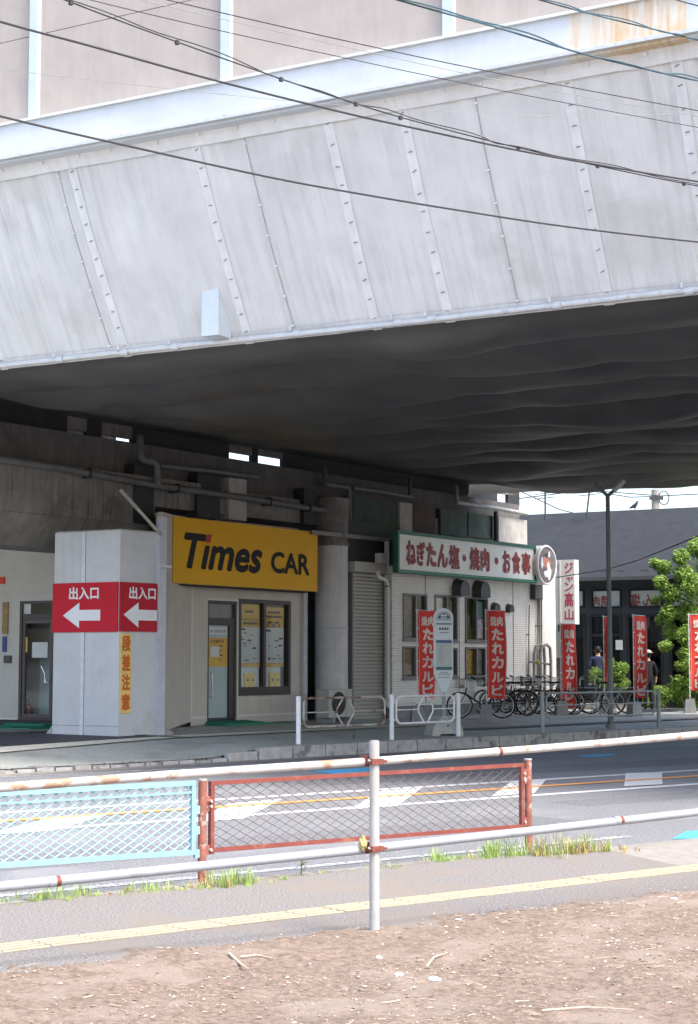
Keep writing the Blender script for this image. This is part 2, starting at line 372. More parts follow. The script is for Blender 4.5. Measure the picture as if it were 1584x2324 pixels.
twig([(968,2204),(985,2186),(1015,2176)], .007, 'bent forked twig lying alone among gravel on the soil')
twig([(790,2072),(840,2066),(896,2064)], .005, 'long thin twig on the soil near the foot of the rail post')
twig([(1230,2318),(1330,2314),(1440,2322)], .005, 'long stalk on the soil near a heap of dry grass')
# roadside grass along the near kerb
def grass_mesh(spots):
    b = MB()
    for u, v, wd, n, h, z0 in spots:
        c = G(u, v, z0)
        for _ in range(max(3, n//22)):
            a = random.gauss(0,.55)*wd; tc = Vector((c.x,c.y,z0-.01)) + Vector((RR.x*a, RR.y*a, 0)) + Vector((RN.x, RN.y, 0))*random.gauss(.02,.07)
            th = h*random.uniform(.25,.95)*max(.3, 1-abs(a)/(wd*1.5))
            for _ in range(random.randint(7,20)):
                q = tc + Vector((random.gauss(0,.018), random.gauss(0,.018), 0)); hh = th*random.uniform(.4,1.1); l = random.uniform(0,6.28); t = random.uniform(.15,.9)*hh
                d = Vector((math.cos(l)*t, math.sin(l)*t, 0)); side = Vector((-math.sin(l), math.cos(l), 0))*random.uniform(.0012,.003)
                p1, p2 = q+d*.25+Vector((0,0,hh*.55)), q+d*.6+Vector((0,0,hh*.85))
                b.face(q-side, q+side, p1+side*.9, p1-side*.9); b.face(p1-side*.9, p1+side*.9, p2+side*.5, p2-side*.5); b.face(p2-side*.5, p2+side*.5, q+d+Vector((0,0,hh*.88)))
    return b
m_grass = M('roadside_grass', (.26,.36,.10), .6, var=.35, scale=6); m_dry = M('dry_grass', (.38,.30,.12), .8, var=.3, scale=8)
gr = grass_mesh([(20,2042,.35,260,.11,.1),(150,2038,.3,520,.2,.1),(300,2025,.4,420,.13,.1),(390,2022,.3,200,.12,.1),(520,2008,.28,620,.26,.1),(500,2010,.5,300,.12,.1),(780,1977,.35,200,.08,.1),(870,1968,.2,200,.12,.1),(1010,1952,.25,380,.16,.1),(1060,1948,.2,260,.16,.1),(1150,1942,.42,900,.30,.1),(1290,1936,.5,420,.34,.1),(640,1995,.8,200,.06,.1),(1350,1932,.3,200,.24,.1)]).build('roadside_grass', m_grass); tag(gr, 'green grass and weeds growing along the near kerb', kind='stuff')
gr = grass_mesh([(380,2020,.3,160,.15,.1),(480,2012,.35,200,.14,.1),(1260,1938,.35,420,.3,.1),(1350,1934,.4,460,.26,.1),(1060,1950,.3,120,.1,.1),(200,2035,.5,160,.1,.1),(40,2040,.5,120,.1,.1)]).build('dry_grass', m_dry); tag(gr, 'yellow dry grass mixed into the weeds along the near kerb', kind='stuff')
gr = grass_mesh([(200,2262,.2,120,.03,.11),(300,2280,.25,140,.03,.11),(1420,2290,.4,260,.035,.11),(1200,2310,.4,160,.03,.11),(1050,2300,.3,120,.03,.11),(1500,2280,.3,160,.03,.11),(960,2180,.2,100,.025,.11)]).build('dead_grass', m_dry); tag(gr, 'dead grass lying in loose heaps on the soil', kind='stuff')
# ================================================================== VIADUCT
FG = Fr(G(0,838,6.5)[:2], G(1584,668,6.5)[:2]); ZB = 6.5; YT = -1.6
ZT = FG.at(792,228,YT)[1]
def gs(u, v):                       # picture point on the slanting side sheet -> x, t
    t = .5
    for _ in range(12): x, z = FG.at(u, v, YT*t); t = (z-ZB)/(ZT-ZB)
    return x, t
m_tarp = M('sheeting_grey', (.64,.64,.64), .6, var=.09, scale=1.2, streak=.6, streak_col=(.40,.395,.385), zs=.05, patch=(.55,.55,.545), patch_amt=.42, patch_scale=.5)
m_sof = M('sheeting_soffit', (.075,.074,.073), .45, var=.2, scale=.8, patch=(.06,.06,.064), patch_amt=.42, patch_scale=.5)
m_batten = M('batten_pale', (.70,.705,.71), .5, var=.08, scale=3, streak=.2, streak_col=(.3,.3,.3))
m_tick = M('strap_grey', (.12,.12,.13), .6); m_clip = M('clip_white', (.75,.76,.78), .4)
m_fascia = M('fascia_white', (.53,.565,.595), .45, var=.07, scale=1.5, streak=.25, streak_col=(.45,.44,.41))
m_rust = M('fascia_rusted', (.58,.56,.5), .6, var=.1, scale=2, patch=(.56,.44,.27), patch_amt=.55, patch_scale=.7, streak=.9, streak_col=(.5,.26,.09))
m_barrier = M('barrier_beige', (.385,.345,.315), .75, var=.07, scale=2, streak=.45, streak_col=(.31,.265,.24), zs=.12)
m_bpost = M('barrier_post_blue', (.46,.53,.58), .45, var=.06, scale=4, streak=.15, streak_col=(.35,.38,.4))
m_pipe = M('scaffold_pipe', (.56,.57,.58), .35, metal=.3, var=.12, scale=6, patch=(.4,.4,.4), patch_amt=.38, patch_scale=6)
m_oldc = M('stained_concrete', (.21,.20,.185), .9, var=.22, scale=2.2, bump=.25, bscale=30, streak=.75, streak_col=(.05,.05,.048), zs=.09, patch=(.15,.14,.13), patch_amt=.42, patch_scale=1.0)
m_moss_shade = M('mossy_shaded_concrete', (.075,.095,.08), .9, var=.25, scale=3, streak=.6, streak_col=(.02,.025,.022), zs=.1)  # moss green with the shade of a recess put into the colour
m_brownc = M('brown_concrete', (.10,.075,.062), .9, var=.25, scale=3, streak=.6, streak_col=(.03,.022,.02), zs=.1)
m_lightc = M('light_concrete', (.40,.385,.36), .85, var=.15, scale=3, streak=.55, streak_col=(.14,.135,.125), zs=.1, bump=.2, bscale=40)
m_darkst = M('dark_steelwork', (.03,.032,.035), .6, var=.2, scale=4)

FC = Fr(PY(0,948,32.3)[:2], PY(1195,1128,50.2)[:2]); CT = 6.40
CL = (PY(1195,1128,50.2) - PY(0,948,32.3)).xy.length
def fg_xy(p): r = Vector((p.x,p.y)) - FG.o; return r.dot(FG.e), r.dot(FG.n)
ca, cb = fg_xy(FC.W(0,.5,0)), fg_xy(FC.W(CL,.5,0))
def xl(y): return ca[0] + (cb[0]-ca[0])*(y-ca[1])/(cb[1]-ca[1])     # left end of the deck (on the pier) at depth y
XR = 34.0; YF = fg_xy(PY(1400,1105,46.12))[1]
XL0 = xl(0)
via = thing('railway_viaduct', 'long grey railway viaduct wrapped in sheeting that crosses above the road', 'viaduct', FG, (2,0,0))
# side sheeting, one piece between each pair of battens
bat = []
for (ut, vt, ub, vb) in [(-130,395,10,838),(150,345,290,800),(430,295,570,770),(735,250,860,740),(905,210,1020,725),(1265,140,1395,680),(1520,90,1590,420)]:
    bat.append((gs(ut,vt)[0] + gs(ub,vb)[0])/2)
bat += [bat[-1]+3.1, bat[-1]+5.9, bat[-1]+9.0]; bat = [bat[0]-2.9, bat[0]-1.6] + bat
def side(x, t, out=0.):
    wr = .035*noise.noise(Vector((x*.9, t*1.6, 1))) + .02*noise.noise(Vector((x*2.6+t*1.4, t*2.2, 7)))
    fold = sstep(.45, 1., t)*(.030*noise.noise(Vector((x*3.4+t*1.5, t*1.2, 21))) + .018*noise.noise(Vector((x*7.5-t*2, t*2.0, 31))))
    wr += fold + .012*noise.noise(Vector((x*5.5, t*.8, 41)))
    bel = -.05*math.sin(math.pi*min(1,max(0,t)))
    y = YT*t + wr + bel - out*.85; z = ZB + (ZT-ZB)*t - out*.5
    return (x, y, z)
edges = [max(XL0-1, bat[0]-3)] + bat + [XR]
for a, b in zip(edges, edges[1:]):
    n = max(6, int((b-a)*18))
    MB().grid(lambda p, q: side(a+(b-a)*p, q), n, 30).build('side_sheet', m_tarp, via, smooth=True)
for i, x in enumerate(bat):
    wv = .15
    st = MB().grid(lambda p, q: side(x-wv/2+wv*p, -.005+1.005*q, .007), 2, 30).build('batten', m_batten, via, smooth=True)
    for k in range(11):
        t = .05+k*.086+random.uniform(-.006,.006); sl_ = random.uniform(-.002,.008)
        A = Vector(side(x-.03,t,.014)); B = Vector(side(x+.03,t+sl_,.014)); MB().tube([A, B], .007, 5).build('strap', M('strap_mid', (.22,.22,.22), .6), st)
for (ut, vt, ub, vb) in [(100,365,280,800),(540,280,680,760),(1050,185,1200,700)]:
    x = (gs(ut,vt)[0] + gs(ub,vb)[0])/2
    ln = MB().tube([side(x, t/20, .008) for t in range(21)], .0045, 5).build('lacing_line', M('lacing_grey', (.3,.3,.3), .6), via)
    for k in range(7): c = Vector(side(x, .06+k*.14, .035)); MB().tube([c-Vector((.02,0,.005)), c+Vector((.02,0,.005))], .014, 6).build('clip', m_clip, ln)
# hem folds near the foot and eyelets near the top of the sheet
MB().grid(lambda p, q: side(edges[0]+(edges[-1]-edges[0])*p, .925+.075*q, .03), 160, 3).build('top_hem', m_batten, via, smooth=True)
MB().grid(lambda p, q: side(edges[0]+(edges[-1]-edges[0])*p, .0+.05*q, .018), 160, 3).build('bottom_hem', m_tarp, via, smooth=True)
x = edges[0]+.3
while x < 22: c = Vector(side(x, .972, .05)); MB().tube([c-Vector((0,.012,0)), c+Vector((0,.012,0))], .022, 7).build('eyelet', m_clip, via); x += random.uniform(.55,.95)
# tube along the foot with couplers
pp = MB(); xs = [edges[0]+k*.5 for k in range(int((XR-edges[0])/.5))]
pp.tube([(x, -.10+.012*math.sin(x*.9), ZB+.035+.01*math.sin(x*.7)) for x in xs], .046, 10); pipe = pp.build('edge_tube', m_pipe, via, smooth=True)
for u, v in [(138,800),(285,785),(400,770),(675,740),(905,715),(982,706),(1265,672),(1565,640)]:
    x = FG.at(u, v, -.1)[0]; MB().tube([(x-.06,-.10,ZB+.035),(x+.06,-.10,ZB+.035)], .058, 10).cyl((x-.09,-.17,ZB+.07), .02, .07, 'z', 6).build('coupler', m_pipe, pipe)
# pale box fixed on the sheet
a, b, c, d = FG.rect(461,628,499,757, -.42)
MB().box(a, b, -.46, -.1, ZB+.07, d).build('junction_box', M('box_pale', (.56,.62,.66), .5, var=.05), via)
# sagging sheets below the deck, one per bay
def sof(x, y):
    yy = y + .28*noise.noise(Vector((x*.22, y*.3, 2))); f = (yy % 1.9)/1.9; g = ((x + .5*noise.noise(Vector((x*.2,y*.35,8))))/3.1) % 1.0
    sag = .30*(1-(2*f-1)**2)*(.45+1.6*noise.noise(Vector((x*.2, math.floor(yy/1.9)*3.1, 0)))**2+.2) + .13*(1-(2*g-1)**2)*(.5+noise.noise(Vector((x*.1,y*.4,6)))) + .07*noise.noise(Vector((x*.6,y*1.1,4))) + .03*noise.noise(Vector((x*1.7,y*2.1,14)))
    k = sstep(.2, 3.4, x-xl(y)); e = sstep(0, .4, y)*sstep(0, .4, YF-y)
    return ZB + .04 + .25*(1-k) - sag*e*k
ys = [0]
while ys[-1]+3.8 < YF-.5: ys.append(ys[-1]+3.8)
ys.append(YF)
for a, b in zip(ys, ys[1:]):
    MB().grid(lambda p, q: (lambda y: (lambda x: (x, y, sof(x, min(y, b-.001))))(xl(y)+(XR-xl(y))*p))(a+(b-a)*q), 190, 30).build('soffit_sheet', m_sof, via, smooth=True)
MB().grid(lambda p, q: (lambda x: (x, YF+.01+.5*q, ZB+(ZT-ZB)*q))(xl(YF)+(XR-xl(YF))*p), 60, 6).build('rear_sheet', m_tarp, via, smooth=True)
# deck body, fascia, noise barrier
dk = MB(); dk.hexa([(xl(.3)+.1,.3,ZB+.3),(XR,.3,ZB+.3),(XR,YF-.2,ZB+.3),(xl(YF)+.1,YF-.2,ZB+.3),(xl(.3)+.1,-1.3,ZT+.5),(XR,-1.3,ZT+.5),(XR,YF-.2,ZT+.5),(xl(YF)+.1,YF-.2,ZT+.5)])
dk.build('deck', m_darkst, via)
FT = FG.at(700,152,-1.75)[1]
xr = FG.at(1290,90,-1.75)[0]
MB().box(edges[0], xr, -1.78, -1.5, ZT-.06, FT).build('fascia', m_fascia, via)
MB().box(xr, xr+1.55, -1.78, -1.5, ZT-.06, FT).build('fascia', m_rust, via, label='white fascia stained orange with rust')
MB().box(xr+1.55, XR, -1.78, -1.5, ZT-.06, FT).build('fascia', m_fascia, via)
MB().box(edges[0], XR, -1.82, -1.46, FT+.001, FT+.04).build('fascia_cap', M('cap_white', (.6,.62,.63), .4), via)
MB().box(edges[0], XR, -1.84, -1.781, ZT-.02, ZT+.03).build('sheet_rail', m_pipe, via)
bp = [FG.at(u, 60, -1.5)[0] for u in (82,516,1020)]; dx = (bp[2]-bp[0])/2
bp = [bp[0]-dx] + bp + [bp[2]+dx*k for k in range(1,9)]
zj = FG.at(220,50,-1.45)[1]
for x in bp: MB().box(x-.078, x+.078, -1.56, -1.38, FT+.041, FT+3.6).build('barrier_post', m_bpost, via)
for a, b in zip(bp, bp[1:]):
    for z0, z1 in ((FT+.041, zj-.006), (zj+.006, zj+1.0), (zj+1.012, FT+3.5)):
        o = MB().box(a+.079, b-.079, -1.47, -1.40, z0, z1).build('barrier_panel', m_barrier, via)
# ------------------------------------------------------------------ pier cap with pipes
pier = thing('viaduct_pier', 'stained concrete pier beam with drain pipes above the shop signs', 'pier', FC, (0,0,4.4))
def fx(u, v, y=0.): return FC.at(u, v, y)[0]
x35 = fx(352,1110)
b = MB(); b.box(-9, x35, 0, 1.7, 4.62, 5.62); b.hexa([(-9,.5,4.0),(x35-.9,.5,4.0),(x35-.9,1.6,4.0),(-9,1.6,4.0),(-9,.02,4.615),(x35-.02,.02,4.615),(x35-.02,1.68,4.615),(-9,1.68,4.615)])
b.build('lower_beam', m_oldc, pier)
MB().box(x35+.003, CL-.75, .06, 1.7, 5.05, 5.62).box(CL-.75, CL, .02, 1.7, 4.95, 5.62).build('lower_beam', m_oldc, pier)
MB().box(-9, CL, .26, 1.7, 5.623, CT).build('upper_beam', M('dark_concrete', (.12,.115,.108), .9, var=.25, scale=2.2, bump=.25, bscale=30, streak=.6, streak_col=(.04,.04,.04), zs=.09), pier)  # upper band in a darker streaked tone than the beam below
MB().box(-9, x35+1.5, -.05, .3, 5.56, 5.66).build('ledge', m_oldc, pier)
for u0, u1, v0, v1, mt, dy in [(800,905,1125,1230,m_moss_shade,-.02),(938,988,1130,1215,m_brownc,-.02),(1000,1060,1140,1216,m_moss_shade,-.015),(1063,1114,1150,1220,m_moss_shade,-.02),(1132,1196,1168,1232,m_lightc,-.10),(908,936,1125,1210,m_lightc,-.09),(690,720,1085,1190,m_darkst,-.06),(448,500,1050,1180,m_darkst,-.03),(305,350,1050,1190,m_darkst,-.03),(520,560,1060,1180,m_lightc,-.025),(1117,1130,1160,1222,m_darkst,-.03)]:  # pale end block has its lit look put into the concrete colour
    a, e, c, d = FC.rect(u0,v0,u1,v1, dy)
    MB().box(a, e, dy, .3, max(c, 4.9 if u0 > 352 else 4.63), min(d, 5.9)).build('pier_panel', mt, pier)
# bearing blocks on the cap; sky shows through the openings between them
def gap(u0, u1): return fx(u0,1030,.5), fx(u1,1040,.5)
gaps = [gap(152,196)+(.12,), gap(230,300)+(.12,), gap(520,572)+(.2,), gap(586,642)+(.24,), gap(1128,1178)+(.3,)]
x = -9
for g0, g1, h in sorted(gaps)+[(CL-.25, CL, 1)]:
    MB().box(x, g0, .5, .6, CT+.002, CT+.75).build('bearing_block', m_darkst, pier)
    if h < .5: MB().box(g0+.002, g1-.002, .5, .6, CT+h, CT+.75).build('bearing_block', m_oldc, pier)
    x = g1
def pipe(pts, r, mat, y=-.14, name='drain_pipe'):
    P = []
    for q in pts:
        u, v = q[:2]; yy = q[2] if len(q) > 2 else y
        X, Z = FC.at(u, v, yy); P.append((X, yy, Z))
    Q = [Vector(P[0])]
    for a, c, e in zip(P, P[1:], P[2:]):
        a, c, e = Vector(a), Vector(c), Vector(e); d1, d2 = (a-c), (e-c); k = min(.12, d1.length*.4, d2.length*.4)
        p0, p1 = c+d1.normalized()*k, c+d2.normalized()*k
        for t in (0,.25,.5,.75,1): Q.append(p0*(1-t)**2 + c*2*t*(1-t) + p1*t*t)
    Q.append(Vector(P[-1]))
    return MB().tube(Q, r, 10).build(name, mat, pier, smooth=True)
m_pipeg = M('drain_pipe_grey', (.14,.14,.14), .6, var=.2, scale=5, streak=.3); m_pipel = M('drain_pipe_pale', (.38,.37,.35), .5, var=.2, scale=5, streak=.4)
pipe([(-60,1032),(140,1062),(345,1100),(560,1130),(790,1166)], .075, m_pipeg)
pipe([(318,990,.1),(320,1042,-.1),(356,1050),(358,1098)], .075, m_pipeg, -.2)
pipe([(362,1056),(480,1068),(585,1082)], .06, m_pipeg, -.1)
pipe([(735,1062,.1),(740,1098),(792,1106),(794,1232),(815,1240)], .065, m_pipeg, -.2)
pipe([(800,1106),(870,1116),(935,1128)], .06, m_pipeg, -.16)
pipe([(930,1080,.1),(930,1126)], .055, m_pipeg, -.16)
pipe([(1035,1105,.1),(1037,1140),(1120,1152),(1195,1166)], .06, m_pipel, -.18)
pipe([(1125,1160),(1126,1226)], .065, m_darkst, -.17)
for u, v in [(400,1108),(610,1138),(700,1152),(200,1074)]:
    X, Z = FC.at(u, v, -.14); MB().box(X-.02, X+.02, -.23, .06, Z-.1, Z+.1).build('pipe_bracket', m_darkst, pier)
# leaning tube lamp beside the pier
X0, Z0 = FC.at(274,1112,-.5); X1, Z1 = FC.at(356,1203,-.5)
lp = thing('tube_lamp', 'unlit white tube lamp leaning slantwise below the stained concrete beam', 'lamp', FC, (X1,-.5,Z1))
xm, zm = X0*.55+X1*.45, Z0*.55+Z1*.45
MB().tube([(X1,-.5,Z1),(xm,-.5,zm)], .035, 8).build('tube', M('lamp_cream', (.78,.76,.66), .4), lp, smooth=True)
MB().tube([(xm,-.5,zm),(X0,-.5,Z0)], .042, 8).build('housing', M('lamp_grey', (.5,.5,.48), .5), lp, smooth=True)
MB().tube([(X1,-.5,Z1),(X1+.03,-.3,Z1-.06)], .025, 6).build('bracket', m_darkst, lp)
# next span of the viaduct, to the left behind the pier
sx0, sx1 = -9, fx(318,980,1.7)
sp_ = thing('viaduct_span', 'dark concrete viaduct span behind the pier beam', 'viaduct', FC, (0,3,6.4))
MB().hexa([(sx0,1.75,7.15),(sx1,1.75,7.15),(sx1-4,18,7.15),(sx0-4,18,7.15),(sx0,1.75,9),(sx1,1.75,9),(sx1-4,18,9),(sx0-4,18,9)]).build('deck', m_oldc, sp_)
for k in range(4): X = sx0+1+k*(sx1-sx0-2)/3; MB().hexa([(X-.3,1.8,6.55),(X+.3,1.8,6.55),(X-3,17,6.55),(X-3.6,17,6.55),(X-.3,1.8,7.148),(X+.3,1.8,7.148),(X-3,17,7.148),(X-3.6,17,7.148)]).build('girder', m_oldc, sp_)
# ------------------------------------------------------------------ clad column with red way signs
def corner(u, v): return GF(u, v)
PC = corner(268,1672); PE = Vector((FG.e.x, FG.e.y)); PFd = Vector((.60,.80)).normalized()
FA = Fr((PC.x-PE.x*1.6, PC.y-PE.y*1.6), (PC.x,PC.y))                 # face towards the left
WA = 1.6 - FA.at(121,1500)[0]
FB = Fr((PC.x,PC.y), (PC.x+PFd.x, PC.y+PFd.y)); WB = FB.at(357,1500)[0]
m_clad = M('cladding_white', (.53,.54,.56), .5, var=.06, scale=2, streak=.3, streak_col=(.32,.31,.30), patch=(.47,.475,.485), patch_amt=.4, patch_scale=1.5)
m_clad2 = M('cladding_seam', (.46,.48,.52), .5)
col = thing('clad_column', 'square viaduct column clad in pale panels under the stained beam', 'column', FA, (1.6,0,PC.z-.15))
zc0, zc1 = PC.z-.15, FA.at(200,1206)[1]
xm = FA.at(190,1500)[0]; zm = FA.at(200,1432)[1]; zq = FA.at(200,1646)[1]
x0 = 1.6-WA
def hexA(xa, xb, z0, z1, th=.03):     # panel on the face A
    return MB().box(xa, xb, -.0, th, z0, z1)
for xa, xb in ((x0, xm-.012), (xm+.012, 1.6)):
    MB().box(xa, xb, 0, .05, zc0, zc1).build('cladding_panel', m_clad, col)
MB().box(xm-.07, xm+.012, -.014, -.001, zc0+.02, zc1).build('seam_cover', M('seam_pale', (.6,.62,.66), .5), col); MB().box(xm+.0125, xm+.02, -.004, -.001, zc0+.02, zc1).build('seam_gap', m_tick, col); MB().box(x0, 1.6, -.003, -.0005, zq-.008, zq).build('seam_gap', m_tick, col)
# face B panels are built in world through FB, expressed in FA coordinates
def toA(p): r = Vector((p.x,p.y)) - FA.o; return (r.dot(FA.e), r.dot(FA.n), p.z)
def boxB(xa, xb, ya, yb, z0, z1, name, mat, parent, label=None):
    pts = [toA(FB.W(x, y, z)) for z in (z0, z1) for x, y in ((xa,ya),(xb,ya),(xb,yb),(xa,yb))]
    return MB().hexa(pts).build(name, mat, parent, label=label)
boxB(.002, WB, 0, .05, zc0, zc1, 'cladding_panel', m_clad, col)
q0 = toA(FB.W(WB,0,0)); q1 = toA(FB.W(WB,1.5,0))
core = MB().hexa([(x0,.051,zc0),(1.58,.051,zc0),(q0[0],q0[1]+.06,zc0),(x0,1.7,zc0),(x0,.051,zc1+.03),(1.58,.051,zc1+.03),(q0[0],q0[1]+.06,zc1+.03),(x0,1.7,zc1+.03)]).build('core', m_lightc, col)
for zz in (zq, zq-.1, FA.at(190,1490)[1], FA.at(190,1540)[1], FA.at(190,1255)[1]):
    for xx, yy in ((xm-.045,-.024), (xm+.03,-.010)): MB().cyl((xx,yy,zz), .012, .012, 'y', 6).build('bolt', m_pipe, col)
for sx, sy in ((x0-.1,.1),):
    MB().hexa([(x0-.28,-.02,zc0+.02),(x0-.001,-.02,zc0+.02),(x0-.001,.5,zc0+.02),(x0-.28,.5,zc0+.02),(x0-.06,.1,zc0+.36),(x0-.001,.1,zc0+.36),(x0-.001,.4,zc0+.36),(x0-.06,.4,zc0+.36)]).build('mortar_fillet', m_lightc, col)
MB().hexa([toA(FB.W(WB+.05,-.1,PC.z-.1)),toA(FB.W(WB+.62,-.1,PC.z-.1)),toA(FB.W(WB+.62,.4,PC.z-.1)),toA(FB.W(WB+.05,.4,PC.z-.1)),toA(FB.W(WB+.1,.1,PC.z+.22)),toA(FB.W(WB+.38,.15,PC.z+.16)),toA(FB.W(WB+.38,.35,PC.z+.16)),toA(FB.W(WB+.1,.35,PC.z+.22))]).build('mortar_fillet', m_lightc, col)
# red signs
m_red = M('sign_red', (.50,.018,.035), .5, spec=.15, var=.06, scale=2); m_red2 = M('sign_red_deep', (.42,.015,.03), .5, spec=.15, var=.06, scale=2); m_signw = M('sign_white', (.72,.73,.75), .5, var=.04)
a, b_, c, d = FA.rect(120,1322,267,1434, -.03)
sg = thing('way_sign', 'wide red sign with white arrow and characters on the column beside the glass door', 'sign', FA, (a,-.03,c))
MB().box(a, b_, -.04, -.001, c, d).build('board', m_red, sg)
H = d-c; W_ = b_-a
MB().text('出入口', a+W_*.26, a+W_*.72, c+H*.66, c+H*.92, -.046, .03).build('lettering', m_signw, sg, label='white characters')
ar = lambda X0, X1, Z0, Z1: [(X0,-.046,(Z0+Z1)/2),(X0+(X1-X0)*.44,-.046,Z0),(X0+(X1-X0)*.44,-.046,Z0+(Z1-Z0)*.29),(X1,-.046,Z0+(Z1-Z0)*.29),(X1,-.046,Z0+(Z1-Z0)*.71),(X0+(X1-X0)*.44,-.046,Z0+(Z1-Z0)*.71),(X0+(X1-X0)*.44,-.046,Z1)]
MB().face(*ar(a+W_*.17, a+W_*.745, c+H*.08, c+H*.6)).build('arrow', m_signw, sg)
a, b_, c, d = FB.rect(273,1322,356,1433, -.03)
sg = thing('way_sign', 'narrow red sign with white arrow and characters around the corner next to the grey downpipe', 'sign', FB, (a,-.03,c))
MB().box(a, b_, -.04, -.001, c, d).build('board', m_red2, sg); H = d-c; W_ = b_-a
MB().text('出入口', a+W_*.22, a+W_*.95, c+H*.66, c+H*.92, -.046, .035).build('lettering', m_signw, sg, label='white characters')
MB().face(*ar(a+W_*.08, a+W_*.99, c+H*.08, c+H*.6)).build('arrow', m_signw, sg)
a, b_, c, d = FB.rect(273,1437,297,1618, -.01)
sg = thing('step_warning_sign', 'tall narrow yellow sign with orange characters warning of a step', 'sign', FB, (a,-.01,c))
MB().box(a, b_, -.02, -.001, c, d).build('board', M('sign_yellow', (.72,.50,.16), .5, var=.1, scale=6), sg)
tx = MB(); H = d-c
for k, ch in enumerate('段差注意'): tx.text(ch, a+.1*(b_-a), b_-.1*(b_-a), d-H*(.245*k+.225), d-H*(.245*k+.02), -.024, .04)
tx.build('lettering', M('sign_orange', (.50,.12,.02), .5), sg, label='orange brown characters')
# downpipe and sign post right of the column
a, b_, c, d = FB.rect(356,1180,371,1668, -.02)
dp = thing('downpipe', 'grey square downpipe standing between the clad column and the yellow sign', 'pipe', FB, (a,0,c))
MB().box(a, b_, -.08, .12, c-.05, FB.at(364,1215)[1]).build('pipe', m_clad2, dp)
MB().box(a+.14, b_+.08, -.02, .12, FB.at(364,1300)[1], FB.at(364,1172)[1]).build('pipe', m_clad2, dp)
zz = FB.at(364,1285)[1]; MB().box(a-.05, b_+.12, -.12, -.081, zz-.03, zz+.03).build('bracket', m_clad, dp)
zz = FB.at(364,1260)[1]; MB().box(a-.02, b_+.02, -.1, -.081, zz-.12, zz-.09).build('bracket', m_clad, dp)
# round column between the shops
RC = GF(752,1640); rcz = FC.at(752,1244)[1]; RC = PY(752,1500,41.6); RC.z = zf(RC.x,RC.y)
rc = thing('round_column', 'round grey column between the yellow sign shop and the roller shutter', 'column', loc=RC)
zt = 1.7+(1500-1240)/FPX*41.6; rr = .41
MB().cyl((0,0,-.05), rr, zt-RC.z+.05, 'z', 28).build('shaft', M('column_grey', (.55,.55,.56), .6, var=.1, scale=3, streak=.3), rc, smooth=True)
MB().cyl((0,0,(zt-RC.z)*.52), rr+.012, .05, 'z', 28).build('band', m_clad2, rc, smooth=True)
MB().cyl((0,0,zt-RC.z+.001), rr+.03, .08, 'z', 28).cyl((0,0,zt-RC.z+.081), rr*.95, 1.1, 'z', 28, rr*1.12).build('capital', m_oldc, rc, smooth=True)
# ================================================================== CAR RENTAL SHOP with the yellow sign
m_beige = M('shop_wall_beige', (.54,.50,.455), .75, var=.06, scale=2, streak=.22, streak_col=(.2,.185,.17), zs=.08)
m_trimw = M('trim_white', (.62,.61,.58), .6, var=.06); m_frame = M('window_frame_brown', (.045,.038,.036), .45, var=.1)
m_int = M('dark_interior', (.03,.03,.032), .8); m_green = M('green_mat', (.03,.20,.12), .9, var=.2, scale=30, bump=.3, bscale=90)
m_post_y = M('poster_yellow', (.60,.37,.07), .6, var=.06, scale=5); m_post_g = M('poster_grey', (.56,.59,.61), .6, var=.06, scale=7); m_ink = M('print_ink', (.07,.07,.075), .7); m_file = M('file_yellow', (.72,.52,.14), .6)
m_frost = M('frosted_glass', (.36,.45,.46), .15, var=.04, scale=2); m_glass = glass('window_glass', (.94,.96,.96)); m_paper = M('paper_white', (.62,.63,.62), .6, var=.05, scale=8)
m_chrome = M('chrome', (.6,.6,.62), .2, metal=.9)
FT_ = Fr(PY(434,1500,37.5)[:2], PY(690,1500,41.05)[:2]); LT = FT_.at(690,1500)[0]
zb = zf(*FT_.W(1.5,0,0)[:2])
ts = thing('car_rental_shop', 'beige shop box under the viaduct with glass door and poster window', 'shop', FT_, (0,0,zb))
da = FT_.rect(471,1363,537,1643); wa = FT_.rect(540,1361,658,1577)
z1 = 4.85
wl = MB(); wall(wl, 0, LT, zb+.16, z1, [da, wa], 0, .16); wl.build('front_wall', m_beige, ts)
# canted wall towards the column, side and back walls, roof
def loc(fr, p): r = Vector((p.x,p.y)) - fr.o; return (r.dot(fr.e), r.dot(fr.n))
cw = loc(FT_, PY(366,1500,35.3))
MB().hexa([(cw[0],cw[1],zb-.05),(0,0,zb+.1),(0,.16,zb+.1),(cw[0],cw[1]+.16,zb-.05),(cw[0],cw[1],z1),(-.001,0,z1),(-.001,.16,z1),(cw[0],cw[1]+.16,z1)]).build('canted_wall', m_beige, ts)
MB().box(LT-.16, LT, .161, 5, zb-.05, z1).box(-1.5, LT-.16, 4.85, 5, zb-.05, z1).box(-1.66, -1.5, 1.6, 5, zb-.05, z1).build('rear_walls', m_beige, ts)
MB().box(-1.6, LT, .17, 5, z1+.002, z1+.1).build('roof', m_beige, ts)
MB().box(0.0, da[0]-.03, -.02, -.001, zb+.16, zb+.21).build('base_trim', m_trimw, ts); MB().box(da[1]+.06, LT-.15, -.02, -.001, zb+.16, zb+.21).build('base_trim', m_trimw, ts)
MB().box(.02, LT-.05, .03, .2, zb-.1, zb+.158).build('plinth', m_fore, ts)
MB().box(LT-.14, LT+.02, -.09, -.001, zb-.05, FT_.at(690,1340)[1]).build('corner_post', m_clad2, ts)
MB().box(-.02, .03, -.015, -.001, zb+.16, z1).build('corner_trim', m_trimw, ts)
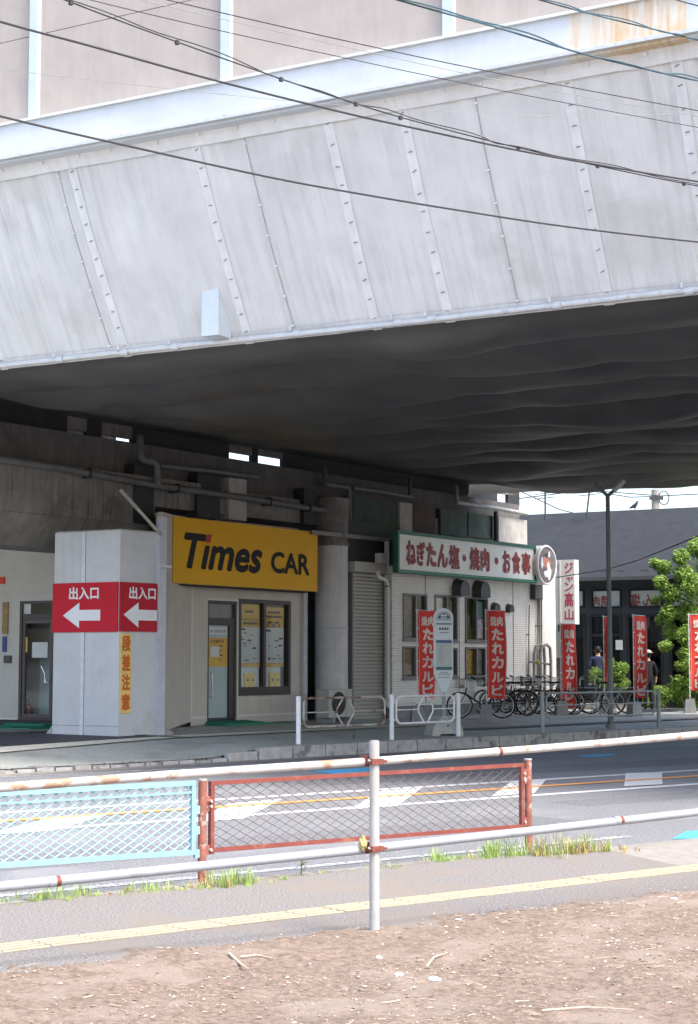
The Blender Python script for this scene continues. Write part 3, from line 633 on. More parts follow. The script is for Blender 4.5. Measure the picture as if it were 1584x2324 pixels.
# door
a, b_, c, d = da; W_, H = b_-a, d-c
dr = MB(); frame_bars(dr, a, b_, c, d, .07, .02, .14); zt_ = c+H*.86; zl = c+H*.80
dr.box(a+.07, b_-.07, .03, .13, zl, zt_).box(b_-.24, b_-.07, .03, .13, c+.07, zl); door = dr.build('door', m_frame, ts)
MB().box(a+.07, b_-.075, .07, .08, zt_+.001, d-.072).build('transom_pane', M('transom_grey', (.16,.16,.17), .2), door)
gx0, gx1, gz0, gz1 = a+.075, b_-.245, c+.14, zl-.001
MB().box(gx0, gx1, .075, .085, gz0, gz1).build('pane', m_frost, door)
def sub(q, t): return gz0+(gz1-gz0)*t
MB().box(gx0+.02, gx1-.02, .066, .07, sub(0,.90), sub(0,.98)).build('poster', m_post_g, door, label='pale printed strip on the glass door')
p_ = MB().box(gx0+.02, gx1-.02, .066, .07, sub(0,.555), sub(0,.865)).build('poster', m_post_y, door, label='yellow poster on the glass door')
tx = MB().text('スグ借りる', gx0+.1, gx1-.15, sub(0,.81), sub(0,.845), .064, .03)
for k in range(4): tx.box(gx0+.45, gx1-.2-.05*(k % 2), .063, .065, sub(0,.77-.05*k), sub(0,.785-.05*k))
tx.build('print', m_ink, door)
MB().box(gx0+.12, gx0+.42, .063, .065, sub(0,.66), sub(0,.77)).build('print', m_post_g, door)
MB().text('カーシェアリング', gx0+.1, gx1-.1, sub(0,.92), sub(0,.955), .0645, .03).build('print', m_ink, door)
hz = c+.95
MB().tube([(gx0+.12,.06,hz+.22),(gx0+.05,-.03,hz+.2),(gx0+.05,-.03,hz-.3),(gx0+.12,.06,hz-.34)], .016, 8).build('handle', m_chrome, door, smooth=True)
MB().box(a-.06, b_+.06, -.02, -.001, d, d+.05).box(b_, b_+.05, -.02, -.001, c, d-.001).build('door_trim', m_trimw, ts)
# poster window
a, b_, c, d = wa; W_, H = b_-a, d-c
wf = MB(); frame_bars(wf, a, b_, c, d, .09, -.03, .14); wf.box(a+.09, b_-.09, -.028, .13, c+.09, c+.2); xm = a+W_*.49
wf.box(xm-.05, xm+.05, -.026, .12, c+.2, d-.09); win = wf.build('window', m_frame, ts)
for xa, xb, k in ((a+.09, xm-.05, 0), (xm+.05, b_-.09, 1)):
    MB().box(xa+.002, xb-.002, .04, .046, c+.202, d-.092).build('pane', m_glass, win)
    zc_, zd_ = c+.2, d-.09; h = zd_-zc_; t = lambda f: zc_+h*f; w_ = xb-xa
    MB().box(xa+.01, xb-.02-.05*k, .07, .08, t(.715), t(.985-.02*k)).build('poster', m_post_y, win)
    MB().box(xa+.01, xb-.02-.05*k, .07, .08, t(.285), t(.713)).build('poster', m_post_g, win)
    MB().box(xa+.01, xb-.02-.05*k, .07, .08, t(.235), t(.283)).build('poster', m_post_y, win)
    MB().box(xa+.01, xb-.15*k-.02, .09, .1, t(.0), t(.233)).build('poster', m_post_g, win)
    ink = MB()
    if k == 0:
        ink.box(xa+w_*.3, xa+w_*.66, .066, .068, t(.885), t(.915)); ink.text('タイムズカーシェアリング', xa+w_*.06, xa+w_*.92, t(.79), t(.82), .067, .03); ink.box(xa+w_*.22, xa+w_*.86, .066, .068, t(.745), t(.772))
        ink.box(xa+w_*.04, xa+w_*.32, .066, .068, t(.675), t(.70))
    else:
        ink.box(xa+w_*.2, xa+w_*.75, .066, .068, t(.885), t(.915)); ink.box(xa+w_*.13, xa+w_*.85, .066, .068, t(.835), t(.86)); ink.box(xa+w_*.02, xa+w_*.34, .066, .068, t(.665), t(.69))
        for q in (.2,.5): ink.box(xa+w_*q, xa+w_*(q+.22), .066, .068, t(.765), t(.79)); ink.box(xa+w_*(q-.02), xa+w_*(q+.04), .066, .068, t(.72), t(.764)); ink.box(xa+w_*(q+.18), xa+w_*(q+.24), .066, .068, t(.72), t(.764))
    rnd = random.Random(k+3)
    for _ in range(13):
        x = xa+w_*rnd.uniform(.1,.75); z = t(rnd.uniform(.3,.64)); ink.box(x, x+w_*rnd.uniform(.06,.2), .066, .068, z, z+h*.012)
    ink.build('print', m_ink, win)
    for q in ((.3,.5),(.52,.72)):
        f = MB().box(xa+w_*q[0], xa+w_*q[1], .055, .085, t(.0), t(.165)).build('file_box', m_file, win); MB().cyl((xa+w_*(q[0]+.12), .05, t(.08)), .03, .006, 'y', 10).build('hole', m_ink, f)
    MB().box(xa+.02, xa+w_*.26, .06, .07, t(.0), t(.05)).build('leaflet', m_paper, win)
# green mat at the door
mb_ = FT_.at(500,1650)[0]
gm = MB(); gm.hexa([(da[0]-.25,-.75,zb-.04),(da[1]+.35,-.75,zb-.04),(da[1]+.35,-.02,zb-.02),(da[0]-.1,-.02,zb-.02),(da[0]-.2,-.7,zb+.05),(da[1]+.25,-.7,zb+.05),(da[1]+.3,-.02,zb+.09),(da[0]-.05,-.02,zb+.09)])
o = thing('door_mat', 'green mat in front of the glass door below the yellow sign', 'mat', FT_, (da[0],-.4,zb)); gm.build('mat', m_green, o)
MB().hexa([(da[1]+.3,-.6,zb-.04),(da[1]+1.6,-.45,zb-.03),(da[1]+1.6,-.3,zb-.03),(da[1]+.3,-.1,zb-.03),(da[1]+.3,-.6,zb+.02),(da[1]+1.6,-.45,zb+.012),(da[1]+1.6,-.3,zb+.012),(da[1]+.3,-.1,zb+.03)]).build('loose_flap', m_green, o)
# yellow sign
FS = Fr(PY(393,1250,36.0)[:2], PY(720,1270,40.6)[:2]); LS = FS.at(720,1270)[0]
zs0, zs1 = FS.at(556,1331)[1], FS.at(556,1190)[1]
ys_ = thing('shop_sign', 'big yellow sign board with black lettering above the beige shop', 'sign', FS, (0,0,zs0))
m_sy = M('sign_yellow_board', (.74,.39,.012), .5, spec=.12, var=.05, scale=1.2); m_sk = M('sign_letter_dark', (.03,.03,.033), .6, spec=.08)
MB().box(0, LS*.5-.003, 0, .22, zs0, zs1).build('board', m_sy, ys_); MB().box(LS*.5+.003, LS, 0.004, .22, zs0, zs1).build('board', m_sy, ys_); frame_bars(MB(), -.012, LS+.012, zs0-.012, zs1+.012, .012, -.01, .22).build('edge_trim', M('sign_edge', (.55,.33,.06), .5), ys_)
ta = FS.rect(417,1216,595,1296); tb = FS.rect(615,1254,702,1303); tr = FS.rect(466,1215,480,1234)
tm = MB().text('Tımes', ta[0], ta[1], ta[2], ta[3], -.006, .045, .26); tm.build('lettering', m_sk, ys_, label='slanted black word')
MB().text('CAR', tb[0], tb[1], tb[2], tb[3], -.006, .04).build('lettering', m_sk, ys_, label='upright black word')
dz = (tr[3]-tr[2]); tz0 = ta[3]-dz*.98
MB().face((tr[0],-.007,tz0),(tr[1]-.05,-.007,tz0),(tr[1],-.007,ta[3]),(tr[0]+.05,-.007,ta[3])).build('dot', M('sign_dot_red', (.42,.015,.02), .5), ys_)
fb = MB(); frame_bars(fb, -.42, -.005, zs0+.02, zs1-.02, .04, .05, .14); fb.build('side_bracket', m_clad2, ys_)
MB().box(-.38, -.006, .06, .12, zs0+.061, zs1-.061).build('bracket_panel', m_darkst, ys_)
MB().box(.05, LS-.05, .221, .4, zs0-.04, zs1-.3).build('light_box', m_darkst, ys_)
for x in (.3, LS-.3): MB().box(x-.04, x+.04, .41, 1.2, zs0+.1, zs0+.2).build('stay', m_darkst, ys_)
# ================================================================== office with a glass door, left of the column
o0 = PY(60,1500,36.6); FO = Fr((o0.x-FG.e.x*3, o0.y-FG.e.y*3), (o0.x,o0.y))
m_beige2 = M('office_wall', (.52,.495,.45), .75, var=.05, scale=2, streak=.12, streak_col=(.25,.24,.22), zs=.1)
zo = zf(o0.x,o0.y); od = FO.rect(43,1363,121,1634)
of = thing('office_box', 'cream office box with a brown glass door beside the clad column', 'office', FO, (3,0,zo))
MB_ = MB(); wall(MB_, -2, 5.2, zo+.17, 4.6, [od], 0, .15); MB_.build('front_wall', m_beige2, of)
MB().box(-2, -1.85, .151, 5, zo-.05, 4.6).box(5.05, 5.2, .151, 5, zo-.05, 4.6).box(-1.85, 5.05, 4.85, 5, zo-.05, 4.6).build('rear_walls', m_beige2, of)
MB().box(-2, 5.2, .17, 5, 4.602, 4.7).build('roof', m_beige2, of)
MB().box(-2, od[0]-.02, -.015, -.001, zo+.17, zo+.21).build('base_trim', m_trimw, of)
MB().box(-2, 5, .03, .2, zo-.1, zo+.168).build('plinth', m_fore, of)
zz = FO.at(60,1343)[1]; MB().box(-2, 5.2, -.02, -.001, zz-.012, zz+.012).box(-2, 5.2, -.018, -.001, zz-.07, zz-.045).build('string_trim', m_beige, of)
a, b_, c, d = od; H = d-c
dd = MB(); frame_bars(dd, a, b_, c, d, .06, .01, .13); dd.box(a+.06, b_-.06, .03, .12, c+H*.84, c+H*.89); door = dd.build('door', M('door_brown', (.085,.065,.062), .45, var=.1), of)
df = MB(); frame_bars(df, a+.062, b_-.062, c+.062, c+H*.838, .07, .04, .11); df.build('door_leaf', M('door_brown2', (.12,.10,.098), .45), door)
MB().box(a+.062, b_-.062, .07, .078, c+H*.892, d-.062).build('transom_pane', m_glass, door)
MB().box(a+.134, b_-.134, .07, .078, c+.134, c+H*.766).build('pane', m_glass, door)
for q, mt, lb in (((50,1445,62,1480), m_file, 'yellow notice'), ((73,1457,108,1492), m_paper, 'white notice'), ((53,1366,70,1393), m_paper, 'pale sheet')):
    r = FO.rect(*q, .06); MB().box(r[0], r[1], .062, .068, r[2], r[3]).build('notice', mt, door, label=lb)
MB().box(a+.1, b_-.1, .6, .64, c+.02, c+H*.6).build('inner_screen', m_frost, of)
r = FO.rect(98,1508,116,1548); MB().tube([(r[0],.03,r[3]),(r[0],-.06,r[3]-.03),(r[0]+.1,-.06,r[3]-.2),(r[0]+.1,-.06,r[2]),(r[0]+.14,.03,r[2])], .018, 8).build('handle', m_chrome, door, smooth=True)
for q, mt, nm, lb, ct in (((8,1366,20,1438), M('plaque_wood', (.30,.20,.09), .6, var=.2, scale=12), 'name_plaque', 'narrow wooden name plaque on the cream wall by the glass door', 'plaque'), ((8,1444,16,1479), M('plate_blue', (.06,.08,.25), .5), 'blue_plate', 'small blue plate on the cream wall under the wooden plaque', 'plate'), ((11,1487,27,1504), M('intercom_grey', (.08,.08,.08), .5), 'intercom', 'small dark intercom box on the cream wall below the blue plate', 'intercom'), ((0,1309,12,1325), M('lamp_red', (.6,.05,.02), .4), 'alarm_lamp', 'little red alarm lamp high on the cream wall', 'lamp')):
    r = FO.rect(*q); o = MB().box(r[0], r[1], -.04, 0, r[2], r[3]); o.box(r[0]+.02, r[1]-.02, -.05, -.0405, r[2]+(r[3]-r[2])*.3, r[2]+(r[3]-r[2])*.7) if nm in ('intercom', 'alarm_lamp') else None
    t = thing(nm, lb, ct, FO, (r[0],0,r[2])); o.build('housing' if nm in ('intercom','alarm_lamp') else 'plate', mt, t)
o = thing('door_mat', 'green stepped mat below the brown office door', 'mat', FO, (a,-.4,zo))
MB().hexa([(a-.6,-.8,zo-.05),(b_+.02,-.8,zo-.05),(b_+.02,-.01,zo-.02),(a-.6,-.01,zo-.02),(a-.6,-.78,zo+.03),(b_+.02,-.78,zo+.03),(b_+.02,-.01,zo+.05),(a-.6,-.01,zo+.05)]).build('lower_mat', m_green, o)
MB().box(a-.1, b_+.02, -.32, -.016, zo+.051, zo+.11).build('upper_mat', m_green, o)
# fire extinguisher seen behind the door glass
r = FO.rect(58,1590,72,1630, .4); ex = thing('fire_extinguisher', 'red fire extinguisher standing behind the brown door glass', 'extinguisher', FO, ((r[0]+r[1])/2,.4,zo+.06))
q = (r[0]+r[1])/2; zz = zo+.06
MB().cyl((q,.4,zz), .085, .38, 'z', 14).cyl((q,.4,zz+.38), .085, .06, 'z', 14, .03).build('bottle', M('ext_red', (.4,.04,.03), .4), ex, smooth=True)
MB().cyl((q,.4,zz+.44), .03, .08, 'z', 8).box(q-.09, q+.06, .385, .415, zz+.50, zz+.53).build('valve', m_darkst, ex)
MB().tube([(q+.03,.36,zz+.48),(q+.13,.34,zz+.4),(q+.12,.33,zz+.15)], .012, 6).build('hose', m_darkst, ex)
MB().box(-1.8, 5.0, 4.4, 4.45, zo, 4.5).box(-1.8, 5.0, .2, 4.8, zo-.04, zo+.02).build('inner_wall', m_beige, of)
# ================================================================== RESTAURANT with the green framed sign
FRs = Fr(PY(890,1500,42.8)[:2], PY(1215,1500,48.9)[:2])
m_sid = M('siding_cream', (.66,.64,.60), .7, var=.05, scale=3, streak=.15, streak_col=(.3,.29,.27), zs=.1)
t = m_sid.node_tree; N_ = t.nodes; L_ = t.links                       # fine horizontal grooves of the siding (relief only)
wv = N_.new('ShaderNodeTexWave'); wv.bands_direction = 'Z'; wv.inputs['Scale'].default_value = 5.2; wv.inputs['Distortion'].default_value = 0; tc_ = N_.new('ShaderNodeTexCoord'); L_.new(tc_.outputs['Object'], wv.inputs[0])
bp_ = N_.new('ShaderNodeBump'); bp_.inputs['Strength'].default_value = .5; bp_.inputs['Distance'].default_value = .02; L_.new(wv.outputs['Fac'], bp_.inputs['Height']); L_.new(bp_.outputs[0], N_['Principled BSDF'].inputs['Normal'])
m_alu = M('window_aluminium', (.16,.145,.135), .4, var=.08); m_shut = M('shutter_cream', (.40,.39,.365), .5, var=.05, scale=4, streak=.15, streak_col=(.25,.24,.22))
XE = FRs.at(1260,1500)[0]; zr = zf(*FRs.W(3,0,0)[:2])
rs = thing('restaurant', 'cream tiled restaurant under the viaduct with two rows of small windows', 'restaurant', FRs, (0,0,zr))
ups = [FRs.rect(*q) for q in ((914,1347,968,1451),(986,1350,1037,1454),(1055,1355,1106,1455))]
los = [FRs.rect(*q) for q in ((913,1466,967,1538),(986,1469,1037,1535),(1055,1468,1104,1536))]
xc = FRs.at(1222,1500)[0]; zwt = 4.75
b = MB(); wall(b, .06, xc, zr+.35, zwt, ups+los, 0, .16); b.build('front_wall', m_sid, rs)
b = MB(); wall(b, xc+.002, XE, zr+.35, FRs.at(1242,1268)[1], [], -.03, .16); b.build('front_wall', M('siding_skylit', (.55,.55,.54), .65, var=.05, scale=3), rs, label='end panel of the front wall, whitened as if lit by the sky')  # skylight beyond the deck edge put into a whiter wall colour
MB().box(0, XE-.05, -.06, .16, zr-.06, zr+.349).build('plinth', M('plinth_grey', (.2,.2,.195), .9, var=.2, scale=4, bump=.2), rs)
MB().box(0, XE-.02, -.09, -.061, zr+.30, zr+.345).build('plinth_rail', m_trimw, rs)
for k in range(26):
    z = zr+.38+k*.172
    if z+.15 < zwt: MB().box(-.05, .058, -.025, .2, z, z+.16).build('corner_block', m_sid, rs)
for x in (FRs.at(965,1320)[0], FRs.at(1042,1500)[0], FRs.at(1165,1500)[0]): MB().box(x-.015, x+.015, -.008, -.001, zr+.36, FRs.at(1000,1300)[1]).build('joint_strip', m_alu, rs)
MB().box(XE-.16, XE, .161, 6, zr-.05, 4.6).build('side_wall', m_sid, rs); MB().box(-3.2, XE-.16, 5.85, 6, zr-.05, 4.6).build('rear_wall', m_sid, rs)
MB().box(-3.2, xc, .17, 6, zwt+.002, zwt+.1).build('roof', m_alu, rs); MB().box(xc+.01, XE, .17, 6, 4.602, 4.7).build('roof', m_alu, rs)
m_curt = M('curtain_violet', (.20,.17,.20), .8, var=.4, scale=5); m_posterb = M('poster_brown', (.22,.13,.05), .6, var=.6, scale=14); m_pink = M('poster_pink', (.5,.4,.46), .6, var=.4, scale=9); m_amb = M('poster_amber', (.40,.20,.05), .6, var=.6, scale=10)
for k, (a, b_, c, d) in enumerate(ups+los):
    f = MB(); frame_bars(f, a, b_, c, d, .05, -.03, .13); xm = a+(b_-a)*(.54 if k != 2 else .5); f.box(xm-.03, xm+.03, -.025, .1, c+.05, d-.05)
    win = f.build('window', m_alu, rs)
    MB().box(a+.051, xm-.031, .03, .036, c+.051, d-.051).build('pane', m_glass, win); MB().box(xm+.031, b_-.051, .05, .056, c+.051, d-.051).build('pane', m_glass, win)
    MB().box(a-.03, b_+.03, -.07, -.031, c-.05, c+.005).build('sill', m_alu, win)
    MB().box(a+.02, b_-.02, .55, .58, c+.02, d-.02).build('dark_backing', m_int, win)  # dark sheet standing in for the unlit room behind the panes
    if k == 0: MB().box(a+.08, xm-.04, .10, .11, c+.08, d-.08).build('curtain', m_curt, win)
    if k == 1: MB().box(a+.08, xm-.04, .10, .11, c+.75, d-.08).build('sheet', m_paper, win)
    if k == 2: MB().box(xm+.05, b_-.08, .10, .11, c+.08, c+.62).build('poster', m_pink, win); MB().box(xm+.05, b_-.08, .10, .11, c+.63, d-.1).build('poster', M('poster_green', (.12,.2,.17), .6, var=.3), win)
    if k == 3: MB().box(a+.08, xm-.04, .10, .11, c+.08, d-.08).build('poster', m_posterb, win)
    if k == 5: MB().box(a+.08, xm-.04, .10, .11, c+.08, d-.08).build('poster', m_amb, win); MB().box(xm+.05, b_-.08, .10, .11, c+.08, d-.08).build('poster', m_curt, win)
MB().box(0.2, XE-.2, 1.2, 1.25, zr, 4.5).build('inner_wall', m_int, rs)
m_hood = M('hood_dark', (.07,.072,.075), .5, var=.15, streak=.3)
def hood(u0, v0, u1, v1, dp, mat, name, label):
    a, b_, c, d = FRs.rect(u0,v0,u1,v1); r = (b_-a)/2; xm = (a+b_)/2
    arc = [(xm+r*math.cos(g), 0, d-r+r*math.sin(g)) for g in [math.pi*k/10 for k in range(11)]]
    poly = [(b_,0,c)] + arc + [(a,0,c)]
    t = thing(name, label, 'vent', FRs, (xm,0,c))
    pb = MB(); n = len(poly); i = 0
    pb.v = [(p[0],0,p[2]) for p in poly] + [(xm+(p[0]-xm)*.92,-dp,c+(p[2]-c)*.93-.02*(p[2] > c+.02)) for p in poly]
    pb.f = [tuple(range(n-1,-1,-1)), tuple(range(n,2*n))] + [(k,(k+1) % n,n+(k+1) % n,n+k) for k in range(n)]
    pb.build('cowl', mat, t, smooth=True); MB().box(a-.02, b_+.02, -.012, 0, c-.02, c+.02).build('flange', mat, t)
hood(1025,1313,1048,1352,.28, m_hood, 'vent_hood', 'big dark rounded vent hood above the middle upper window')
hood(1071,1316,1094,1356,.28, m_hood, 'vent_hood', 'big dark rounded vent hood above the right hand upper window')
hood(1113,1366,1127,1385,.14, m_hood, 'wall_vent', 'small round vent cap just right of the upper windows')
hood(1147,1369,1158,1388,.14, m_hood, 'wall_vent', 'small round vent cap alone on the blank end of the cream wall')
# roller shutter bay
sx0 = FRs.at(796,1500,.25)[0]; zt_ = FRs.at(836,1300,.25)[1]
sh = thing('roller_shutter', 'cream roller shutter with horizontal slats beside the round column', 'shutter', FRs, ((sx0)/2,.25,zr))
n = 40; hh = (zt_-zr)/n; sl0 = None
for k in range(n):
    if sl0 is None:
        sm = MB(); sm.hexa([(sx0+.06,.25,zr),(-.07,.25,zr),(-.07,.28,zr),(sx0+.06,.28,zr),(sx0+.06,.235,zr+hh*.55),(-.07,.235,zr+hh*.55),(-.07,.28,zr+hh*.98),(sx0+.06,.28,zr+hh*.98)]); sl0 = sm.build('slat', m_shut, sh)
    else: q = sl0.copy(); COL.objects.link(q); q.location.z = hh*k
MB().box(sx0, sx0+.058, .2, .35, zr-.05, zt_).build('guide', m_alu, sh); MB().box(-.068, -.052, .2, .35, zr-.05, zt_).build('guide', m_alu, sh)
MB().box(sx0, -.052, .12, .5, zt_+.001, zt_+.26).build('shutter_box', m_shut, sh); MB().box(sx0-.1, -.052, .3, .6, zt_+.262, 5.2).build('header', m_darkst, sh)  # upper dark box paints the shaded void above the shutter
MB().box(-.35, -.06, .1, .29, zt_+.27, zt_+.52).build('motor_box', m_trimw, sh)
def rpipe(name, label, pts, r, mat, y=-.08, cat='pipe', group=None):
    P = [Vector((FRs.at(u,v,y)[0], y, FRs.at(u,v,y)[1])) for u, v in pts]; lo = min(P, key=lambda p: p.z)
    t = thing(name, label, cat, FRs, tuple(lo), group); MB().tube(P, r, 8).build('pipe', mat, t, smooth=True)
    for p in (P[len(P)//2], P[-1]): MB().box(p.x-r*1.5, p.x+r*1.5, y-r*1.3, .0, p.z-.015, p.z+.015).build('clamp', m_alu, t)
rpipe('downpipe', 'cream downpipe with a bent top between the roller shutter and the cream wall', [(857,1296),(858,1308),(876,1316),(880,1330),(880,1460),(880,1606)], .05, m_trimw)
rpipe('conduit', 'thin grey conduit on the blank end of the cream wall', [(1201,1372),(1200,1440),(1200,1560)], .018, m_alu)
for k, u in enumerate((1219,1224,1229)): rpipe('conduit', 'grey conduit running down from the junction box below the round sign', [(u,1358),(u,1420),(u,1560)], .02, m_alu, -.06, 'conduit', 'conduits below the round sign')
r = FRs.rect(1213,1326,1231,1360, -.15); jb = thing('junction_box', 'grey junction box below the round sign', 'box', FRs, (r[0],0,r[2])); MB().box(r[0], r[1], -.16, 0, r[2], r[3]).build('case', m_hood, jb); MB().box(r[0]+.03, r[1]-.03, -.17, -.161, r[2]+.04, r[3]-.04).build('lid', m_alu, jb)
# sign
FSg = Fr(FRs.W(FRs.at(899,1250,-.4)[0],-.4,0)[:2], FRs.W(FRs.at(1214,1280,-.4)[0],-.4,0)[:2]); LG = FSg.at(1214,1280)[0]
g0, g1 = FSg.at(1056,1311)[1], FSg.at(1056,1221)[1]
rg = thing('restaurant_sign', 'long white sign with red characters in a green frame above the small windows', 'sign', FSg, (0,0,g0))
m_gr = M('frame_green', (.03,.13,.08), .5, var=.15, scale=4); m_face = M('sign_face_white', (.74,.74,.69), .5, var=.04, scale=2); m_rl = M('letter_red', (.24,.035,.03), .6, var=.3, scale=14, patch=(.5,.33,.3), patch_amt=.40, patch_scale=9)
f = MB(); frame_bars(f, 0, LG, g0, g1, .085, -.05, .1); f.build('frame', m_gr, rg)
MB().box(.086, LG-.086, -.01, .09, g0+.086, g1-.086).build('face', m_face, rg)
MB().box(.02, LG-.02, -.06, -.051, g0+.03, g0+.06).build('frame_bead', M('frame_green_pale', (.06,.26,.16), .5), rg)
u0s = [(920,943),(944,964),(966,989),(991,1016),(1017,1042),(1048,1057),(1064,1088),(1089,1110),(1121,1130),(1139,1158),(1160,1180),(1182,1203)]
zc_ = (g0+g1)/2; hh = (g1-g0)*.60
for ch, (ua, ub) in zip('ねぎたん塩・焼肉・お食事', u0s):
    xa, xb = FSg.at(ua,1262)[0], FSg.at(ub,1270)[0]; k = .16 if ch == '・' else .5
    tx = MB().text(ch, xa, xb, zc_-hh*k*1.0, zc_+hh*k*1.0, -.016, .055 if ch != '・' else 0); tx.build('character', m_rl, rg)
MB().box(.3, .4, .101, .42, g0+.2, g1-.2).build('stay', m_darkst, rg); MB().box(LG-.4, LG-.3, .101, .42, g0+.2, g1-.2).build('stay', m_darkst, rg)
# round sign
cx, cz = FRs.at(1240,1282,-.55); rad = (FRs.at(1240,1238,-.55)[1]-FRs.at(1240,1327,-.55)[1])/2
ro = thing('round_sign', 'round white rimmed sign with a dish picture at the end of the long sign', 'sign', FRs, (cx,-.55,cz-rad))
MB().cyl((cx,-.55,cz), rad, .3, 'y', 36).build('drum', m_trimw, ro, smooth=True)
MB().tube([(cx+rad*.97*math.cos(g), -.555, cz+rad*.97*math.sin(g)) for g in [2*math.pi*k/36 for k in range(36)]], .035, 6, closed=True).build('rim', m_signw, ro, smooth=True)
MB().cyl((cx,-.562,cz), rad*.93, .01, 'y', 36).build('picture', M('dish_brown', (.17,.14,.13), .5, var=.5, scale=6), ro)
def blob(x, z, rx, rz, seed, mat, nm):
    P = [(cx+rad*(x+rx*math.cos(g)*(1+.25*math.sin(3*g+seed))), -.566-seed*.0006, cz+rad*(z+rz*math.sin(g)*(1+.2*math.cos(2*g+seed)))) for g in [2*math.pi*k/18 for k in range(18)]]
    MB().face(*P).build(nm, mat, ro)
blob(-.05,.12,.36,.3,1, M('meat_pink', (.46,.2,.15), .5, var=.2, scale=8), 'picture_patch'); blob(.2,-.3,.22,.42,2, m_signw, 'picture_patch'); blob(-.5,.1,.12,.25,3, m_signw, 'picture_patch'); blob(.22,.55,.14,.14,4, m_signw, 'picture_patch'); blob(-.02,.5,.2,.14,5, m_ink, 'picture_patch'); blob(-.1,-.45,.22,.2,6, m_signw, 'picture_patch')
MB().box(cx-.05, cx+.05, -.25, 0, cz-.3, cz-.2).build('stay', m_darkst, ro)
# vertical white sign box with pink characters
c0 = PY(1282,1340,50.2); FV = Fr((c0.x-FG.e.x*.3, c0.y-FG.e.y*.3), (c0.x,c0.y)); r = FV.rect(1261,1270,1304,1416)
vsg = thing('vertical_sign', 'upright white sign box with pink characters down its right half', 'sign', FV, (r[0],0,r[2]))
MB().box(r[0], r[1], 0, .35, r[2], r[3]).build('box', M('sign_box_white', (.62,.62,.62), .45, var=.03), vsg)
MB().box(r[0]+.12, r[0]+.16, -.02, -.001, r[2]+.02, r[3]-.02).build('rib', m_trimw, vsg)
tx = MB(); zv = lambda v: FV.at(1282,v)[1]
for ch, va, vb in (('ジ',1276,1301),('ャ',1308,1320),('ン',1321,1341),('高',1344,1377),('山',1381,1407)):
    xa, xb = FV.at(1281,1340)[0], FV.at(1301,1340)[0]; tx.text(ch, xa+(.05 if ch == 'ャ' else 0), xb, zv(vb), zv(va), -.004, .022)
tx.build('lettering', M('letter_pink', (.42,.05,.10), .5, var=.2, scale=10), vsg, label='dark pink characters')
MB().box(r[0]+.1, r[0]+.2, .1, .2, zf(c0.x,c0.y)-.05, r[2]-.001).box(r[1]-.2, r[1]-.1, .1, .2, zf(c0.x,c0.y)-.05, r[2]-.001).build('leg_frame', m_alu, vsg)
MB().tube([(r[0]-.02,-.05,r[2]+.1),(r[0]-.02,-.05,zv(1290)),(r[0]+.1,-.05,zv(1284))], .03, 6).build('cable_duct', m_hood, vsg)
# meter cabinet and gas pipes below it
r = FV.rect(1253,1398,1291,1492, .36); mc = thing('meter_cabinet', 'white meter cabinet with two dark slots behind the parked bicycles', 'cabinet', FV, (r[0],.36,r[2]))
MB().box(r[0], r[1], .36, .7, r[2], r[3]).build('case', m_trimw, mc); 
for u in (1266,1278): q = FV.rect(u,1411,u+8,1433,.36); MB().box(q[0], q[1], .353, .359, q[2], q[3]).build('slot', m_ink, mc)
MB().box(r[0]+.08, r[0]+.2, -.0+.4, .6, zf(c0.x,c0.y)-.05, r[2]-.001).box(r[1]-.2, r[1]-.08, .4, .6, zf(c0.x,c0.y)-.05, r[2]-.001).build('foot', m_alu, mc)
gp = thing('gas_pipe', 'bent grey gas pipes with a valve beside the meter cabinet', 'pipe', FRs, (FRs.at(1225,1600,-.2)[0],-.2,zr))
for du in (0, 14):
    P = [(1212+du,1600),(1212+du,1485),(1216+du,1466),(1226+du,1462),(1234+du,1470),(1236+du,1500),(1236+du,1600)]
    MB().tube([(FRs.at(u,v,-.2-du*.01)[0], -.2-du*.01, FRs.at(u,v,-.2-du*.01)[1]) for u, v in P], .045, 8).build('pipe', M('gas_pipe_grey', (.2,.19,.18), .5, var=.2), gp, smooth=True)
P = [(1200,1502),(1222,1502),(1250,1508)]; MB().tube([(FRs.at(u,v,-.25)[0], -.25, FRs.at(u,v,-.25)[1]) for u, v in P], .03, 8).build('pipe', m_alu, gp)
q = FRs.at(1222,1502,-.3); MB().cyl((q[0],-.34,q[1]), .07, .1, 'y', 8).build('valve', M('valve_yellow', (.35,.32,.06), .5), gp)
# ================================================================== DARK BUILDING at the back
d0 = PY(1400,1500,53.0); FD = Fr((d0.x-FG.e.x*8, d0.y-FG.e.y*8), (d0.x,d0.y))
m_slate = M('roof_slate', (.028,.031,.036), .9, spec=.12, var=.15, scale=3, bump=.15, bscale=30, streak=.2, streak_col=(.04,.045,.05)); m_dkw = M('dark_wall', (.05,.055,.06), .8, spec=.12, var=.1, scale=2); m_dfr = M('dark_frame', (.022,.026,.03), .7, spec=.15)
zd0 = zf(d0.x,d0.y); ze = FD.at(1400,1317)[1]; zrg = 1.7+(1500-1158)/FPX*57.5
X0, X1 = FD.at(1080,1400)[0], FD.at(1800,1400)[0]
db = thing('dark_building', 'dark slate grey building with big roof and transom windows painted with a sign reflection behind the bicycles', 'building', FD, (8,0,zd0))
tr = [FD.rect(*q) for q in ((1290,1338,1326,1378),(1342,1337,1410,1379),(1427,1336,1504,1378),(1520,1336,1590,1378))]
lw_ = [FD.rect(*q) for q in ((1290,1394,1330,1600),(1340,1394,1412,1604),(1424,1394,1505,1604),(1520,1400,1590,1604))]
b = MB(); wall(b, X0, X1, zd0-.05, ze, tr+lw_, 0, .3); b.build('front_wall', m_dkw, db)
